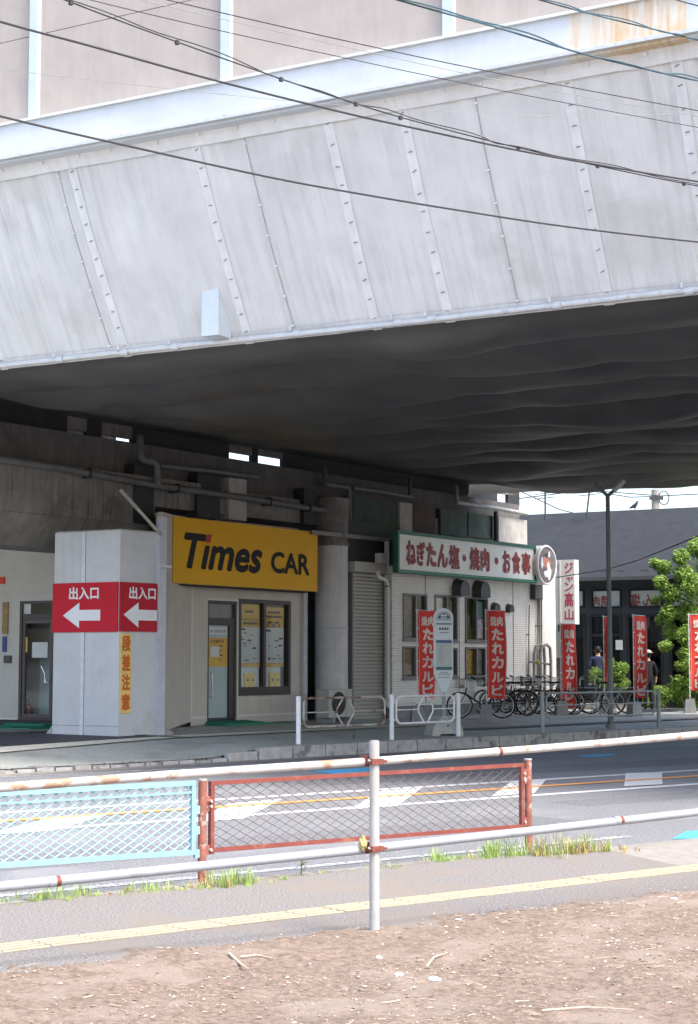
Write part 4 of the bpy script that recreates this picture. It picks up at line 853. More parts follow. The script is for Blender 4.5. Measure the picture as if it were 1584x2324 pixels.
MB().box(X0, X0+.2, .301, 9, zd0, ze).box(X1-.2, X1, .301, 9, zd0, ze).box(X0+.2, X1-.2, 8.8, 9, zd0, ze).build('rear_walls', m_dkw, db)
rf = MB().hexa([(X0-.4,-.6,ze),(X1+.4,-.6,ze),(X1+.4,4.5,ze+.02),(X0-.4,4.5,ze+.02),(X0-.4,-.6,ze+.08),(X1+.4,-.6,ze+.08),(X1+.4,4.4,zrg),(X0-.4,4.4,zrg)]).hexa([(X0-.4,4.501,ze+.02),(X1+.4,4.501,ze+.02),(X1+.4,9.6,ze),(X0-.4,9.6,ze),(X0-.4,4.401,zrg),(X1+.4,4.401,zrg),(X1+.4,9.6,ze+.08),(X0-.4,9.6,ze+.08)]).build('roof', m_slate, db)
MB().box(X0-.4, X1+.4, -.66, -.601, ze-.02, ze+.09).build('gutter', M('gutter_dark', (.07,.072,.075), .7), rf)
for u in (1332,1372,1410,1463): x, z = FD.at(u,1304,-.2); MB().box(x-.12, x+.12, -.24, -.1, ze+.18, ze+.30).build('snow_guard', m_hood, rf)
m_pan = M('reflection_panel_white', (.50,.53,.53), .25, var=.04, scale=3); m_mir = M('letter_red_reflected', (.26,.07,.06), .6)  # white panes and mirrored red letters paint the reflection of a sign
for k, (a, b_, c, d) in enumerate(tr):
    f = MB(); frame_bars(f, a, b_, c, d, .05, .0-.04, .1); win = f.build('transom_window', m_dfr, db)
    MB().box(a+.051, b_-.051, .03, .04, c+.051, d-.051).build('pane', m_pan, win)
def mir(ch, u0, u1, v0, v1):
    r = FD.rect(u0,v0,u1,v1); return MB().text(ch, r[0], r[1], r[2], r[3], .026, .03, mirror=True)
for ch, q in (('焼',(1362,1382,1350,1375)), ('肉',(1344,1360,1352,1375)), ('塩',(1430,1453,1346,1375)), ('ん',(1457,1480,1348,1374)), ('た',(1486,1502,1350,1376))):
    mir(ch, *q).build('lettering', m_mir, db, label='red character of a sign reflection painted on a transom pane')
m_pane_d = glass('dark_glass', (.35,.38,.4))
for k, (a, b_, c, d) in enumerate(lw_):
    f = MB(); frame_bars(f, a, b_, c, d, .07, -.05, .12); win = f.build('shop_window' if k != 1 else 'entrance', m_dfr, db)
    MB().box(a+.071, b_-.071, .03, .036, c+.071, d-.071).build('pane', m_pane_d, win)
    if k in (0,1): MB().box(a+.08, b_-.08, .3, .33, d-.55 if k else d-.75, d-.08).build('pale_panel', m_pan, win)  # pale panels; the one in the left window paints a reflection on its glass
    if k == 1: xm = (a+b_)/2; MB().box(xm-.05, xm+.05, -.06, .02, c+.07, d-.6).box(a+.071, b_-.071, -.055, .02, d-.7, d-.6).build('door_frame', m_dfr, win)
    if k == 2: q = FD.rect(1448,1402,1500,1455,.2); MB().box(q[0], q[1], .2, .22, q[2], q[3]).build('pale_panel', m_pan, win)
q = FD.rect(1396,1452,1412,1474,-.1); MB().box(q[0], q[1], -.066, -.06, q[2], q[3]).build('notice', m_paper, db)
MB().box(X0+.3, X1-.3, 3, 3.1, zd0, ze-.1).build('inner_wall', M('inner_brown', (.06,.05,.042), .8, var=.4, scale=1.2), db)
# ================================================================== STREET FURNITURE on the far pavement
m_gpw = M('guard_white', (.72,.73,.73), .45, var=.08, scale=8, patch=(.30,.22,.16), patch_amt=.34, patch_scale=5); m_gpg = M('guard_grey', (.30,.33,.33), .5, var=.12, scale=6)
m_gprust = M('guard_rusty', (.42,.39,.36), .6, var=.2, scale=8, patch=(.16,.09,.06), patch_amt=.47, patch_scale=3)
def rrect(x0, x1, z0, z1, r, n=5):
    P = []
    for cx, cz, g0 in ((x1-r,z1-r,0),(x0+r,z1-r,90),(x0+r,z0+r,180),(x1-r,z0+r,270)):
        for k in range(n+1): g = math.radians(g0+90*k/n); P.append((cx+r*math.cos(g), 0, cz+r*math.sin(g)))
    return P
def guard(uL, vL, uR, vR, H, mat, label, pm=None, panel=True, postR=True, postL=True):
    A, B = GF(uL,vL), GF(uR,vR); fr = Fr((A.x,A.y),(B.x,B.y)); L = (B-A).xy.length; z = (A.z+B.z)/2
    t = thing('guard_rail', label, 'guard rail', fr, (0,0,z))
    if postL: MB().cyl((0,0,A.z-.05), .045, H+.05+z-A.z, 'z', 12).cyl((0,0,z+H), .047, .02, 'z', 12).build('post', pm or mat, t, smooth=True)
    if postR: MB().cyl((L,0,B.z-.05), .045, H+.05+z-B.z, 'z', 12).cyl((L,0,z+H), .047, .02, 'z', 12).build('post', mat, t, smooth=True)
    if panel:
        x0, x1, z0, z1 = .13, L-.13, z+.3, z+H-.02
        MB().tube(rrect(x0, x1, z0, z1, .14), .022, 8, closed=True).build('loop', mat, t, smooth=True)
        xm, zm = (x0+x1)/2, (z0+z1)/2; d = .27; w_ = .22
        dm = [(xm-w_*.25,0,z1-.01),(xm+w_*.25,0,z1-.01),(xm+w_,0,zm+.05),(xm+w_,0,zm-.05),(xm+w_*.25,0,z0+.01),(xm-w_*.25,0,z0+.01),(xm-w_,0,zm-.05),(xm-w_,0,zm+.05)]
        MB().tube(dm, .017, 6, closed=True).build('diamond', mat, t, smooth=True)
        MB().tube([(x0,0,zm),(xm-w_,0,zm)], .012, 6).build('mid_bar', mat, t); MB().tube([(xm+w_,0,zm),(x1,0,zm)], .012, 6).build('mid_bar', mat, t)
        for x in (0, L):
            for zz in (z0+.07, z1-.07): MB().tube([(x,0,zz),(x0 if x == 0 else x1,0,zz)], .012, 6).build('lug', mat, t)
    return t
guard(677,1688,884,1678,.84, m_gprust, 'guard rail with rusty loop panel in front of the air conditioner unit', m_gpw, postR=False)
guard(889,1678,1040,1670,.84, m_gpw, 'pale guard rail with diamond panel in front of the bus stop', m_gpw)
guard(1231,1662,1495,1650,.84, m_gpg, 'grey guard rail with diamond panel, its shade put into the colour, in front of the parked bicycles', m_gpg)  # darker grey of this rail has its shade painted in
# lamp post with two arms
A = GF(1386,1652); lp = thing('lamp_post', 'tall grey green lamp post with two short tube arms beside the parked bicycles', 'lamp post', loc=A)
Y = A.y; zt = PY(1381,1112,Y).z - A.z; m_lpost = M('lamp_post_green', (.17,.185,.185), .5, var=.15, scale=4)
MB().tube([(0,0,-.05),(0,0,zt*.45),(0,0,zt-.1)], [.07,.054,.048], 12).build('pole', m_lpost, lp, smooth=True)
MB().cyl((0,0,-.02), .12, .1, 'z', 12).build('base', m_lpost, lp, smooth=True)
for u, v, r, mt in ((1352,1098,.045,m_lpost), (1417,1090,.06,m_pipe)):
    e = PY(u, v, Y-.1) - A; s_ = Vector((0,0,zt-.14)); m_ = s_.lerp(e,.35)
    MB().tube([s_, m_], .04, 8).build('arm', m_lpost, lp, smooth=True); MB().tube([m_, e], r, 8).build('lamp_head', mt, lp, smooth=True)
# bus stop
A = GF(1003,1668); fb_ = Fr((A.x-.5,A.y-.15), (A.x,A.y)); bx_ = fb_.at(1004,1600)[0]; bzb = A.z
bs = thing('bus_stop', 'bus stop sign with round topped white board on a concrete base', 'bus stop', fb_, (bx_,0,bzb))
def bz(v): return fb_.at(1004,v)[1]
def bx2(u): return fb_.at(u,1450)[0]
hw = (bx2(1027)-bx2(985))/2; xm = bx2(1006)
out = [(xm+hw*math.cos(g), 0, bz(1402)+ (bz(1381)-bz(1402))*math.sin(g)) for g in [math.pi*k/14 for k in range(15)]] + [(xm-hw,0,bz(1530)),(xm-.035,0,bz(1574)),(xm+.035,0,bz(1574)),(xm+hw,0,bz(1530))]
m_bw = M('bus_board_white', (.52,.57,.58), .4, var=.03); m_bt = M('bus_teal', (.06,.13,.14), .5); m_bb = M('bus_blue', (.07,.12,.2), .5); m_bpale = M('bus_timetable', (.40,.43,.40), .5, var=.06, scale=12)
MB().prism(out, (0,-.03,0), (0,.03,0)).build('board', m_bw, bs)
MB().tube(out, .018, 6, closed=True).build('rim', m_pipe, bs, smooth=True)
F_ = -.034
arch = [(xm+hw*.86*math.cos(g), F_, bz(1405)+(bz(1386)-bz(1405))*math.sin(g)) for g in [math.pi*k/12 for k in range(13)]] + [(xm-hw*.86,F_,bz(1408)),(xm+hw*.86,F_,bz(1408))]
MB().face(*reversed(arch)).build('header', M('bus_header', (.33,.4,.41), .5), bs)
bus = [(xm+hw*.5*math.cos(g), F_-.003, bz(1399)+(bz(1391)-bz(1399))*math.sin(g)) for g in [math.pi*k/10 for k in range(11)]]
MB().face(*reversed(bus)).box(xm-hw*.6, xm-hw*.35, F_-.004, F_-.002, bz(1403), bz(1398)).box(xm+hw*.35, xm+hw*.6, F_-.004, F_-.002, bz(1403), bz(1398)).build('bus_emblem', m_ink, bs)
MB().box(xm-hw*.35, xm+hw*.35, F_-.006, F_-.004, bz(1398), bz(1394)).build('bus_window', m_bw, bs)
MB().box(xm-hw*.85, xm+hw*.85, F_-.002, F_, bz(1417), bz(1414)).build('stripe', m_bt, bs)
tx = MB()
for k in range(4): tx.box(xm-hw*.5+k*hw*.27, xm-hw*.5+k*hw*.27+hw*.19, F_-.002, F_, bz(1429), bz(1424))
tx.box(xm-hw*.45, xm+hw*.5, F_-.002, F_, bz(1436), bz(1434.5)); tx.build('print', m_ink, bs)
MB().box(xm-hw*.85, xm+hw*.85, F_-.002, F_, bz(1459), bz(1452)).build('stripe', m_bb, bs)
MB().box(xm-hw*.84, xm+hw*.84, F_-.002, F_, bz(1512), bz(1460)).build('timetable', m_bpale, bs)
tx = MB(); rnd = random.Random(2)
for k in range(11): z = bz(1466+k*4); x = xm-hw*rnd.uniform(.3,.75); tx.box(x, x+hw*rnd.uniform(.15,.8), F_-.004, F_-.0025, z, z+.008)
tx.build('print', M('print_grey', (.17,.18,.17), .6), bs)
MB().box(xm-hw*.86, xm+hw*.86, F_-.002, F_, bz(1520), bz(1512.5)).build('stripe', m_bt, bs)
tx = MB()
for v, w_ in ((1525,.4),(1529,.65),(1536,.6)): tx.box(xm-hw*w_, xm+hw*w_, F_-.002, F_, bz(v+1), bz(v-.6))
tx.build('print', M('print_grey', (.17,.18,.17), .6), bs)
MB().cyl((xm,0,bzb+.3), .04, bz(1570)-bzb-.3, 'z', 12).build('pole', m_gpg, bs, smooth=True)
bw = (fb_.at(1038,1660)[0]-fb_.at(968,1660)[0])/2
prof = [(-bw,0),(-bw*.55,0),(-bw*.45,.05),(bw*.45,.05),(bw*.55,0),(bw,0),(bw*.98,.12),(bw*.72,.30),(bw*.52,.34),(bw*.45,.40),(-bw*.45,.40),(-bw*.52,.34),(-bw*.72,.30),(-bw*.98,.12)]
MB().prism([(xm+p[0], 0, bzb+p[1]-.01) for p in prof], (0,-.25,0), (0,.25,0)).build('base', M('base_concrete', (.42,.41,.38), .85, var=.15, scale=8, bump=.3, bscale=50), bs)
MB().cyl((xm,-.256,bzb+.2), .022, .006, 'y', 10).build('hole', m_ink, bs)
# banner flags on water weight bases
m_fr = M('flag_red', (.74,.065,.055), .75, var=.06, scale=6); m_fw = M('flag_print', (.80,.68,.63), .75); m_pole = M('flag_pole_white', (.7,.7,.7), .4); m_wt = M('weight_grey', (.27,.28,.29), .7, var=.15, scale=6)
def flag(u, vt, vb, ub, vbase, Wd, yaw, bend, label, blank=False, wbase=.34):
    A = GF(ub, vbase); Y = A.y; P0 = PY(u, vt, Y); P1 = PY(u, vb, Y)
    zt, z0 = P0.z - A.z, P1.z - A.z
    t = thing('banner_flag', label, 'banner', loc=(P0.x, Y, A.z), rz=yaw)
    MB().cyl((0,0,.1), .014, zt-.05, 'z', 8).build('pole', m_pole, t, smooth=True)
    MB().tube([(-.04,0,zt+.02),(Wd*.95,-.01,zt+.01)], .009, 6).build('cross_bar', m_pole, t)
    def cloth(q):
        x, y, z = q; f = (zt-z)/(zt-z0); a = x/Wd
        yy = y + .09*math.sin(a*5+f*4.5+u)*a*(.4+f) + .03*math.sin(f*9+a*3+u*2)*a + bend*.35*f*f*a; xx = .03 + x*(1-.04*math.sin(f*5+u)*a - abs(bend)*.8*f*f) + .05*f*a*math.sin(u)
        return (xx, yy, z-.03*a*f)
    MB().grid(lambda a, b: cloth((Wd*a, 0, zt+(z0-zt)*b)), 10, 30).build('cloth', m_fr, t, smooth=True)
    for k in range(6): z = zt-.03-(zt-z0-.1)*k/5; MB().tube([(-.018,0,z),(.04,0,z)], .012, 6).build('loop', m_pole, t)
    if not blank:
        H = zt-z0; tx = MB()
        def put(ch, x0, x1, f0, f1, b=.035): tx.text(ch, Wd*x0, Wd*x1, zt-H*f1, zt-H*f0, -.012, b, fn=cloth)
        put('焼', .16, .5, .06, .175); put('肉', .53, .86, .06, .175)
        for ch, f0, f1 in (('た',.2,.34),('れ',.36,.5),('カ',.52,.66),('ル',.70,.82),('ビ',.84,.97)): put(ch, .24, .86, f0, f1, .045)
        tx.build('lettering', m_fw, t, label='pale characters')
        ln = MB()
        for x in (.05,.95): ln.grid(lambda a, b: cloth((Wd*(x+.012*a), -.008, zt-.04+(z0-zt+.08)*b)), 1, 24)
        ln.build('print_line', m_fw, t)
    w2 = wbase/2; h = .38
    MB().hexa([(-w2,-w2,-.02),(w2,-w2,-.02),(w2,w2,-.02),(-w2,w2,-.02),(-w2*.72,-w2*.72,h),(w2*.72,-w2*.72,h),(w2*.72,w2*.72,h),(-w2*.72,w2*.72,h)]).cyl((0,0,h), .03, .06, 'z', 10).build('weight', m_wt, t)
flag(946,1386,1581,946,1640,.44,.12,.05,'red banner flag with pale characters just left of the bus stop board')
flag(1102,1386,1583,1099,1633,.46,-.06,.1,'red banner flag with pale characters in front of the bicycle frame')
flag(1271,1416,1604,1268,1622,.42,.15,.22,'red banner flag with pale characters hanging before the white meter cabinet')
flag(1369,1400,1545,1370,1619,.15,-.1,.0,'narrow red banner flag seen edge on behind the lamp post', blank=True)
flag(1436,1397,1582,1434,1625,.40,.45,-1.0,'red banner flag curling in the breeze before the dark entrance')
flag(1562,1395,1566,1563,1617,.55,-.1,.15,'red banner flag with pale characters standing by the hedge under the tree')
# air conditioner unit
A = GF(785,1638); FAc = Fr((A.x-FRs.e.x*.4, A.y-FRs.e.y*.4), (A.x,A.y))
r = FAc.rect(746,1562,823,1622); zz = A.z
ac = thing('air_conditioner', 'beige air conditioner outdoor unit on a stand below the roller shutter', 'air conditioner', FAc, (r[0],0,zz))
x0, x1 = r[0], r[0]+.95; 
MB().box(x0, x1, 0, .36, zz+.12, zz+.78).build('case', m_shut, ac)
MB().cyl((x0+.4,-.012,zz+.45), .27, .012, 'y', 28).build('fan_opening', m_int, ac)
for k in range(6): rr_ = .05+.042*k; MB().tube([(x0+.4+rr_*math.cos(g),-.018,zz+.45+rr_*math.sin(g)) for g in [2*math.pi*j/24 for j in range(24)]], .004, 4, closed=True).build('grille_ring', m_alu, ac)
MB().box(x0+.72, x0+.725, -.004, -.001, zz+.14, zz+.76).build('seam', m_alu, ac)
for x in (x0+.1, x1-.15): MB().box(x, x+.08, -.06, .42, zz-.03, zz+.119).build('foot', m_wt, ac)
MB().box(x1+.001, x1+.06, .1, .25, zz+.25, zz+.5).build('valve_cover', m_alu, ac)
# small traffic cones of mortar and a weed by the kerb
# ================================================================== BICYCLES
m_tyre = M('tyre_black', (.018,.018,.02), .7); m_rim = M('rim_steel', (.36,.37,.38), .35, metal=.7); m_bk = M('bike_black', (.02,.022,.025), .35); m_teal = M('bike_teal', (.015,.05,.06), .35); m_sad = M('saddle_black', (.02,.02,.02), .6); m_bsk = M('basket_grey', (.42,.41,.40), .4, metal=.4); m_bskd = M('basket_dark', (.03,.03,.033), .5)
def bike(loc, yaw, mf, label, basket=m_bsk, roll=.06, hb='up', wr=.335):
    t = thing('bicycle', label, 'bicycle', loc=loc, rz=yaw); t.rotation_euler = (roll,0,yaw)
    t['group'] = 'bicycles parked along the restaurant'
    R0 = wr; WB_ = 1.08; fa, ra = Vector((WB_,0,R0)), Vector((0,0,R0))
    for c, nm in ((fa,'front'),(ra,'rear')):
        ty = MB().tube([(c.x+(R0-.02)*math.cos(g),0,c.z+(R0-.02)*math.sin(g)) for g in [2*math.pi*k/36 for k in range(36)]], .02, 8, closed=True).build('wheel', m_tyre, t, smooth=True)
        MB().tube([(c.x+(R0-.046)*math.cos(g),0,c.z+(R0-.046)*math.sin(g)) for g in [2*math.pi*k/36 for k in range(36)]], .011, 6, closed=True).build('rim', m_rim, ty, smooth=True)
        spk = MB()
        for k in range(20): g = 2*math.pi*k/20; s_ = .02*(-1)**k; spk.tube([(c.x+.02*math.cos(g+.9*(-1)**(k//2)), s_, c.z+.02*math.sin(g+.9*(-1)**(k//2))),(c.x+(R0-.05)*math.cos(g),0,c.z+(R0-.05)*math.sin(g))], .0016, 3, cap=False)
        tag(spk.build('spokes', m_rim, ty), kind='stuff'); MB().cyl((c.x,-.045,c.z), .022, .09, 'y', 8).build('hub', m_rim, ty)
        a0, a1 = (20,200) if nm == 'rear' else (15,150)
        fd = MB(); F2 = []
        for k in range(15): g = math.radians(a0+(a1-a0)*k/14); F2.append((math.cos(g)*(R0+.022), math.sin(g)*(R0+.022)))
        for (p, q) in zip(F2, F2[1:]): fd.face((c.x+p[0],-.026,c.z+p[1]),(c.x+q[0],-.026,c.z+q[1]),(c.x+q[0],.026,c.z+q[1]),(c.x+p[0],.026,c.z+p[1]))
        fd.build('mudguard', mf, t, smooth=True)
    bb = Vector((.46,0,.29)); st = Vector((.36,0,.72)); hd = Vector((.90,0,.78)); hl = Vector((.935,0,.62))
    fr_ = MB(); fr_.tube([bb, (.62,0,.42), hl], .024, 8).tube([bb, st], .017, 8).tube([hd, hl], .02, 8)
    for s_ in (-.05,.05): fr_.tube([(bb.x,s_*.5,bb.z),(ra.x,s_,ra.z)], .011, 6).tube([(st.x,s_*.3,st.z-.08),(ra.x,s_,ra.z)], .009, 6).tube([(hl.x,s_*.6,hl.z-.02),(fa.x-.01,s_,fa.z+.06),(fa.x,s_,fa.z)], .011, 6)
    fr_.tube([(.60,0,.40),(.38,0,.50)], .013, 6); fr_.build('frame', mf, t, smooth=True)
    MB().tube([st, (st.x-.02,0,st.z+.12)], .014, 6).build('seat_post', m_rim, t)
    sd_ = MB(); sd_.hexa([(.18,-.09,.845),(.46,-.02,.84),(.46,.02,.84),(.18,.09,.845),(.17,-.1,.90),(.47,-.02,.875),(.47,.02,.875),(.17,.1,.90)]); sd_.build('saddle', m_sad, t, smooth=True)
    hy = 1.02 if hb == 'up' else .96
    MB().tube([(.70,-.27,hy-.02),(.80,-.25,hy+.02),(.875,-.06,hy-.02),(.875,.06,hy-.02),(.80,.25,hy+.02),(.70,.27,hy-.02)], .012, 6).tube([hd,(.875,0,hy-.02)], .014, 6).build('handlebar', m_rim, t, smooth=True)
    for s_ in (-1,1): MB().tube([(.68,s_*.272,hy-.024),(.79,s_*.255,hy+.015)], .018, 8).build('grip', m_sad, t, smooth=True)
    for s_ in (-1,1): MB().tube([(.80,s_*.25,hy+.01),(.86,s_*.2,hy-.04),(.78,s_*.22,hy-.06)], .006, 5).build('brake_lever', m_rim, t)
    if basket:
        bk = MB(); n = 7
        def bp(a, z): return (lambda w_: (1.0+.02+(.0 if a < .5 else 0), 0, z))(0)
        zt_, zb_ = hy-.03, hy-.25
        def ring(z, k): return [(.96-.02*k,-.15*k,z),(1.22+.04*k-.06,-.17*k,z),(1.22+.04*k-.06,.17*k,z),(.96-.02*k,.15*k,z)]
        top, bot = ring(zt_,1.1), ring(zb_,.85)
        for f in (0,.2,.4,.6,.8,1.):
            q = [Vector(a).lerp(Vector(b_), f) for a, b_ in zip(top, bot)]; bk.tube(q, .004 if f else .007, 4, closed=True)
        for i in range(4):
            for f in (0,.17,.33,.5,.67,.83):
                a = Vector(top[i]).lerp(Vector(top[(i+1) % 4]), f); b_ = Vector(bot[i]).lerp(Vector(bot[(i+1) % 4]), f); bk.tube([a, b_], .0035, 4, cap=False)
        bk.face(*bot); bk.build('basket', basket, t)
        MB().tube([(1.08,0,zb_),(1.08,0,R0+.36)], .01, 6).build('basket_stay', m_rim, t)
    cr = MB(); 
    for s_ in (-.06,.06): cr.tube([(.17,s_,.72),(-.28,s_,.71)], .006, 5); cr.tube([(-.2,s_,.71),(0,s_,R0)], .005, 5)
    for k in range(4): cr.tube([(-.25+k*.12,-.06,.715),(-.25+k*.12,.06,.715)], .005, 5)
    cr.build('carrier', m_rim, t)
    ck = MB().cyl((bb.x,.05,bb.z), .085, .006, 'y', 20); ck.tube([(bb.x,.06,bb.z),(bb.x+.1,.07,bb.z-.13)], .011, 6).tube([(bb.x,-.06,bb.z),(bb.x-.1,-.07,bb.z+.13)], .011, 6).build('crank', m_rim, t)
    for x, s_, z in ((bb.x+.1,.12,bb.z-.13),(bb.x-.1,-.12,bb.z+.13)): MB().box(x-.045, x+.045, s_-.05, s_+.05, z-.012, z+.012).build('pedal', m_sad, t)
    MB().hexa([(.0,.052,R0+.05),(.5,.052,.35),(.5,.058,.35),(0,.058,R0+.05),(.0,.052,R0+.08),(.5,.052,.39),(.5,.058,.39),(0,.058,R0+.08)]).build('chain_guard', mf, t)
    MB().tube([(.0,-.06,R0),(-.06,-.16,.02),(-.02,-.2,.012)], .009, 6).tube([(.0,.06,R0),(-.06,.16,.02)], .009, 6).build('stand', m_rim, t)
    MB().box(-.36,-.33,-.03,.03,.56,.62).build('reflector', M('reflector_red', (.4,.02,.02), .3), t)
    MB().cyl((.97,0,.80), .035, .09, 'x', 10).build('head_lamp', m_rim, t, smooth=True)
    return t
def bl(u, v): g = GF(u, v); g.z += .0; return g
A = bl(1140,1630); B = bl(1038,1629.5); yaw = math.atan2(B.y-A.y, B.x-A.x)
bike(A, math.pi-.10, m_teal, 'dark teal bicycle with grey basket standing side on below the small windows')
bike(bl(1196,1624), math.radians(150), m_bk, 'black bicycle with dark basket, next after the teal bicycle', m_bskd)
bike(bl(1222,1620), math.radians(140), m_bk, 'black bicycle without basket in the crowded bicycle row', None, .05)
bike(bl(1262,1618), math.radians(152), m_bk, 'black bicycle with grey basket crowded before the gas pipes', m_bsk, .08)
bike(bl(1300,1619), math.radians(158), m_bk, 'black bicycle with grey basket half behind the banner flag at the meter cabinet', m_bsk, -.03)
bike(bl(1178,1622), math.radians(146), m_bk, 'black bicycle leaning in the gap between the teal bicycle and the crowded row', m_bskd, -.05)
bike(bl(1284,1622), math.radians(166), m_bk, 'black bicycle standing just in front of the banner flag weight at the meter cabinet', m_bskd, .03)
bike(bl(1340,1620), math.radians(170), m_bk, 'black bicycle with grey basket between the lamp post and the meter cabinet', m_bsk, .04)
bike(bl(1392,1622), math.radians(178), m_bk, 'black bicycle with dark basket standing right behind the lamp post', m_bskd, .05)
bike(bl(1424,1619), math.radians(172), m_bk, 'black bicycle with bare handlebar at the end of the row by the hedge', None, .05)
# ================================================================== NEAR FENCES
A = G(850,2114,.12); FN = Fr((A.x,A.y), (A.x+5708/3800, A.y+1))
m_rail = M('rail_galv', (.32,.345,.38), .4, metal=.15, var=.08, scale=5, patch=(.26,.28,.3), patch_amt=.38, patch_scale=8)
m_railr = M('rail_peeling', (.42,.41,.40), .5, var=.1, scale=8, patch=(.30,.19,.13), patch_amt=.43, patch_scale=9); m_clamp = M('clamp_red', (.20,.055,.04), .6, var=.3, scale=30, patch=(.12,.06,.05), patch_amt=.45, patch_scale=25)
m_npost = M('post_weathered', (.36,.36,.355), .5, var=.12, scale=12, streak=.7, streak_col=(.26,.15,.09), zs=.12)
pf = thing('pipe_fence', 'pipe fence of one pale post and two long tubes beside the bare soil', 'fence', FN, (0,0,.1))
zt = FN.at(848,1681)[1]; MB().cyl((0,0,.02), .030, zt-.02, 'z', 16).build('post', m_npost, pf, smooth=True); MB().cyl((0,0,zt), .026, .004, 'z', 16).build('post_cap', m_rail, pf)
def railp(pts, r, mat, joints):
    P = []
    for u, v in pts: x, z = FN.at(u, v, .058); P.append(Vector((x, .058, z)))
    a = P[0] + (P[0]-P[1])*3; e = P[-1] + (P[-1]-P[-2])*4
    o = MB().tube([a]+P+[e], r, 14).build('rail', mat, pf, smooth=True)
    for u, v in joints:
        x, z = FN.at(u, v, .058); sl_ = (P[-1]-P[0]).normalized()*.012; c = Vector((x,.058,z)); MB().tube([c-sl_, c+sl_], r*1.06, 14).build('joint', m_clamp, o, smooth=True); MB().tube([c-sl_*4.5, c-sl_*1.2], r*1.1, 14).build('sleeve', mat, o, smooth=True)
railp([(-40,1790),(400,1757),(848,1727),(1250,1696),(1640,1662)], .0245, m_railr, [(1133,1705)])
railp([(-40,2016),(400,1971),(848,1925),(1250,1880),(1640,1836)], .027, m_rail, [(131,1999),(1408,1861)])
for v in (1727,1925):
    x, z = FN.at(848, v, .0); c = MB(); c.box(-.042,.042,-.04,.03,z-.016,z+.016).box(-.04,.04,.03,.095,z-.03,z+.03); c.build('clamp', m_clamp, pf)
    MB().tube([(.042,-.02,z),(.075,-.02,z)], .008, 6).build('bolt', m_clamp, pf); MB().tube([(-.042,-.02,z),(-.06,-.03,z+.01)], .007, 6).build('bolt', m_npost, pf)
x, z = FN.at(838,1916,.0); rag = MB()
bm = bmesh.new(); bmesh.ops.create_icosphere(bm, subdivisions=3, radius=1)
for vv in bm.verts:
    n = vv.co.normalized(); k = 1+.35*noise.noise(n*2.2)+.2*noise.noise(n*5); vv.co = Vector((n.x*.024*k, n.y*.04*k, n.z*.042*k*(1.2 if n.z > 0 else 1)))
me = bpy.data.meshes.new('tied_rag'); bm.to_mesh(me); bm.free(); me.materials.append(M('rag_yellow', (.42,.36,.17), .85, var=.4, scale=30))
rg_ = bpy.data.objects.new('tied_rag', me); COL.objects.link(rg_); rg_.location = FN.W(-.055,.04,z); tag(rg_, 'crumpled yellow rag tied at the lower clamp of the pale post', 'rag')
# mesh panels on the road edge
a, b_ = G(458,2022,0), G(1200,1942,0); FP = Fr((a.x,a.y),(b_.x,b_.y)); LP = (b_-a).xy.length
m_rfr = M('panel_red', (.20,.055,.045), .55, var=.15, scale=10, patch=(.26,.11,.08), patch_amt=.4, patch_scale=6); m_rpost = M('post_rusty', (.26,.10,.07), .7, var=.3, scale=12, patch=(.5,.47,.45), patch_amt=.40, patch_scale=7, streak=.3, streak_col=(.10,.05,.04)); m_wred = M('mesh_dark', (.11,.085,.08), .6); m_bl = M('panel_blue', (.22,.385,.44), .45, var=.06, scale=6); m_blm = M('mesh_blue', (.28,.46,.52), .45)
def lattice(fn, x0, x1, h, px, pz, r, mat, parent, name='wire_mesh'):
    """expanded metal: fn(x, f) gives the point at length x and height share f"""
    b = MB(); n = int(round((x1-x0)/px)); m = int(round(h/pz)); px = (x1-x0)/n
    for k in range(-m-1, n+m+2):
        for sgn in (1,-1):
            i0, i1 = 0, m; pts = []
            for j in range(m+1):
                i = k + sgn*j
                x = x0+px*i
                if x0-1e-6 <= x <= x1+1e-6: pts.append(fn(x, j/m))
            if len(pts) > 1: b.tube([pts[0], pts[-1]], r, 4, cap=False)
    return b.build(name, mat, parent)
def panel(fr, xa, xb, zf_top, zf_bot, fm, mm, r, parent, barw=.03, px=.1, pz=.052):
    top = lambda x: zf_top(x); bot = lambda x: zf_bot(x)
    for x0_, x1_, g in ((xa,xb,top),(xa,xb,bot)):
        MB().hexa([(x0_,-.02,g(x0_)-barw/2),(x1_,-.02,g(x1_)-barw/2),(x1_,.02,g(x1_)-barw/2),(x0_,.02,g(x0_)-barw/2),(x0_,-.02,g(x0_)+barw/2),(x1_,-.02,g(x1_)+barw/2),(x1_,.02,g(x1_)+barw/2),(x0_,.02,g(x0_)+barw/2)]).build('frame_bar', fm, parent)
    for x in (xa, xb-.035): MB().box(x, x+.035, -.018, .018, bot(x)+barw/2, top(x)-barw/2).build('frame_bar', fm, parent)
    h = top((xa+xb)/2)-bot((xa+xb)/2)
    o = lattice(lambda x, f: (x, 0, bot(x)+(top(x)-bot(x))*f), xa+.03, xb-.03, h, px, pz, r, mm, parent); return o
def lint(p, q): return lambda x: p[1] + (q[1]-p[1])*(x-p[0])/(q[0]-p[0])
mf_ = thing('mesh_fence', 'rusty red fence panel of diagonal wire mesh between two posts at the kerb', 'fence', FP, (0,0,0))
for u, x, v0 in ((458,0,1771),(1200,LP,1724)):
    ztp = FP.at(u, v0)[1]; MB().cyl((x,0,-.05), .032, ztp+.05, 'z', 16).build('post', m_rpost, mf_, smooth=True); MB().cyl((x,0,ztp), .034, .012, 'z', 16).build('post_cap', m_npost, mf_, smooth=True)
pt, pq = FP.at(476,1777), FP.at(1186,1735); bt, bq = FP.at(476,1929), FP.at(1186,1874)
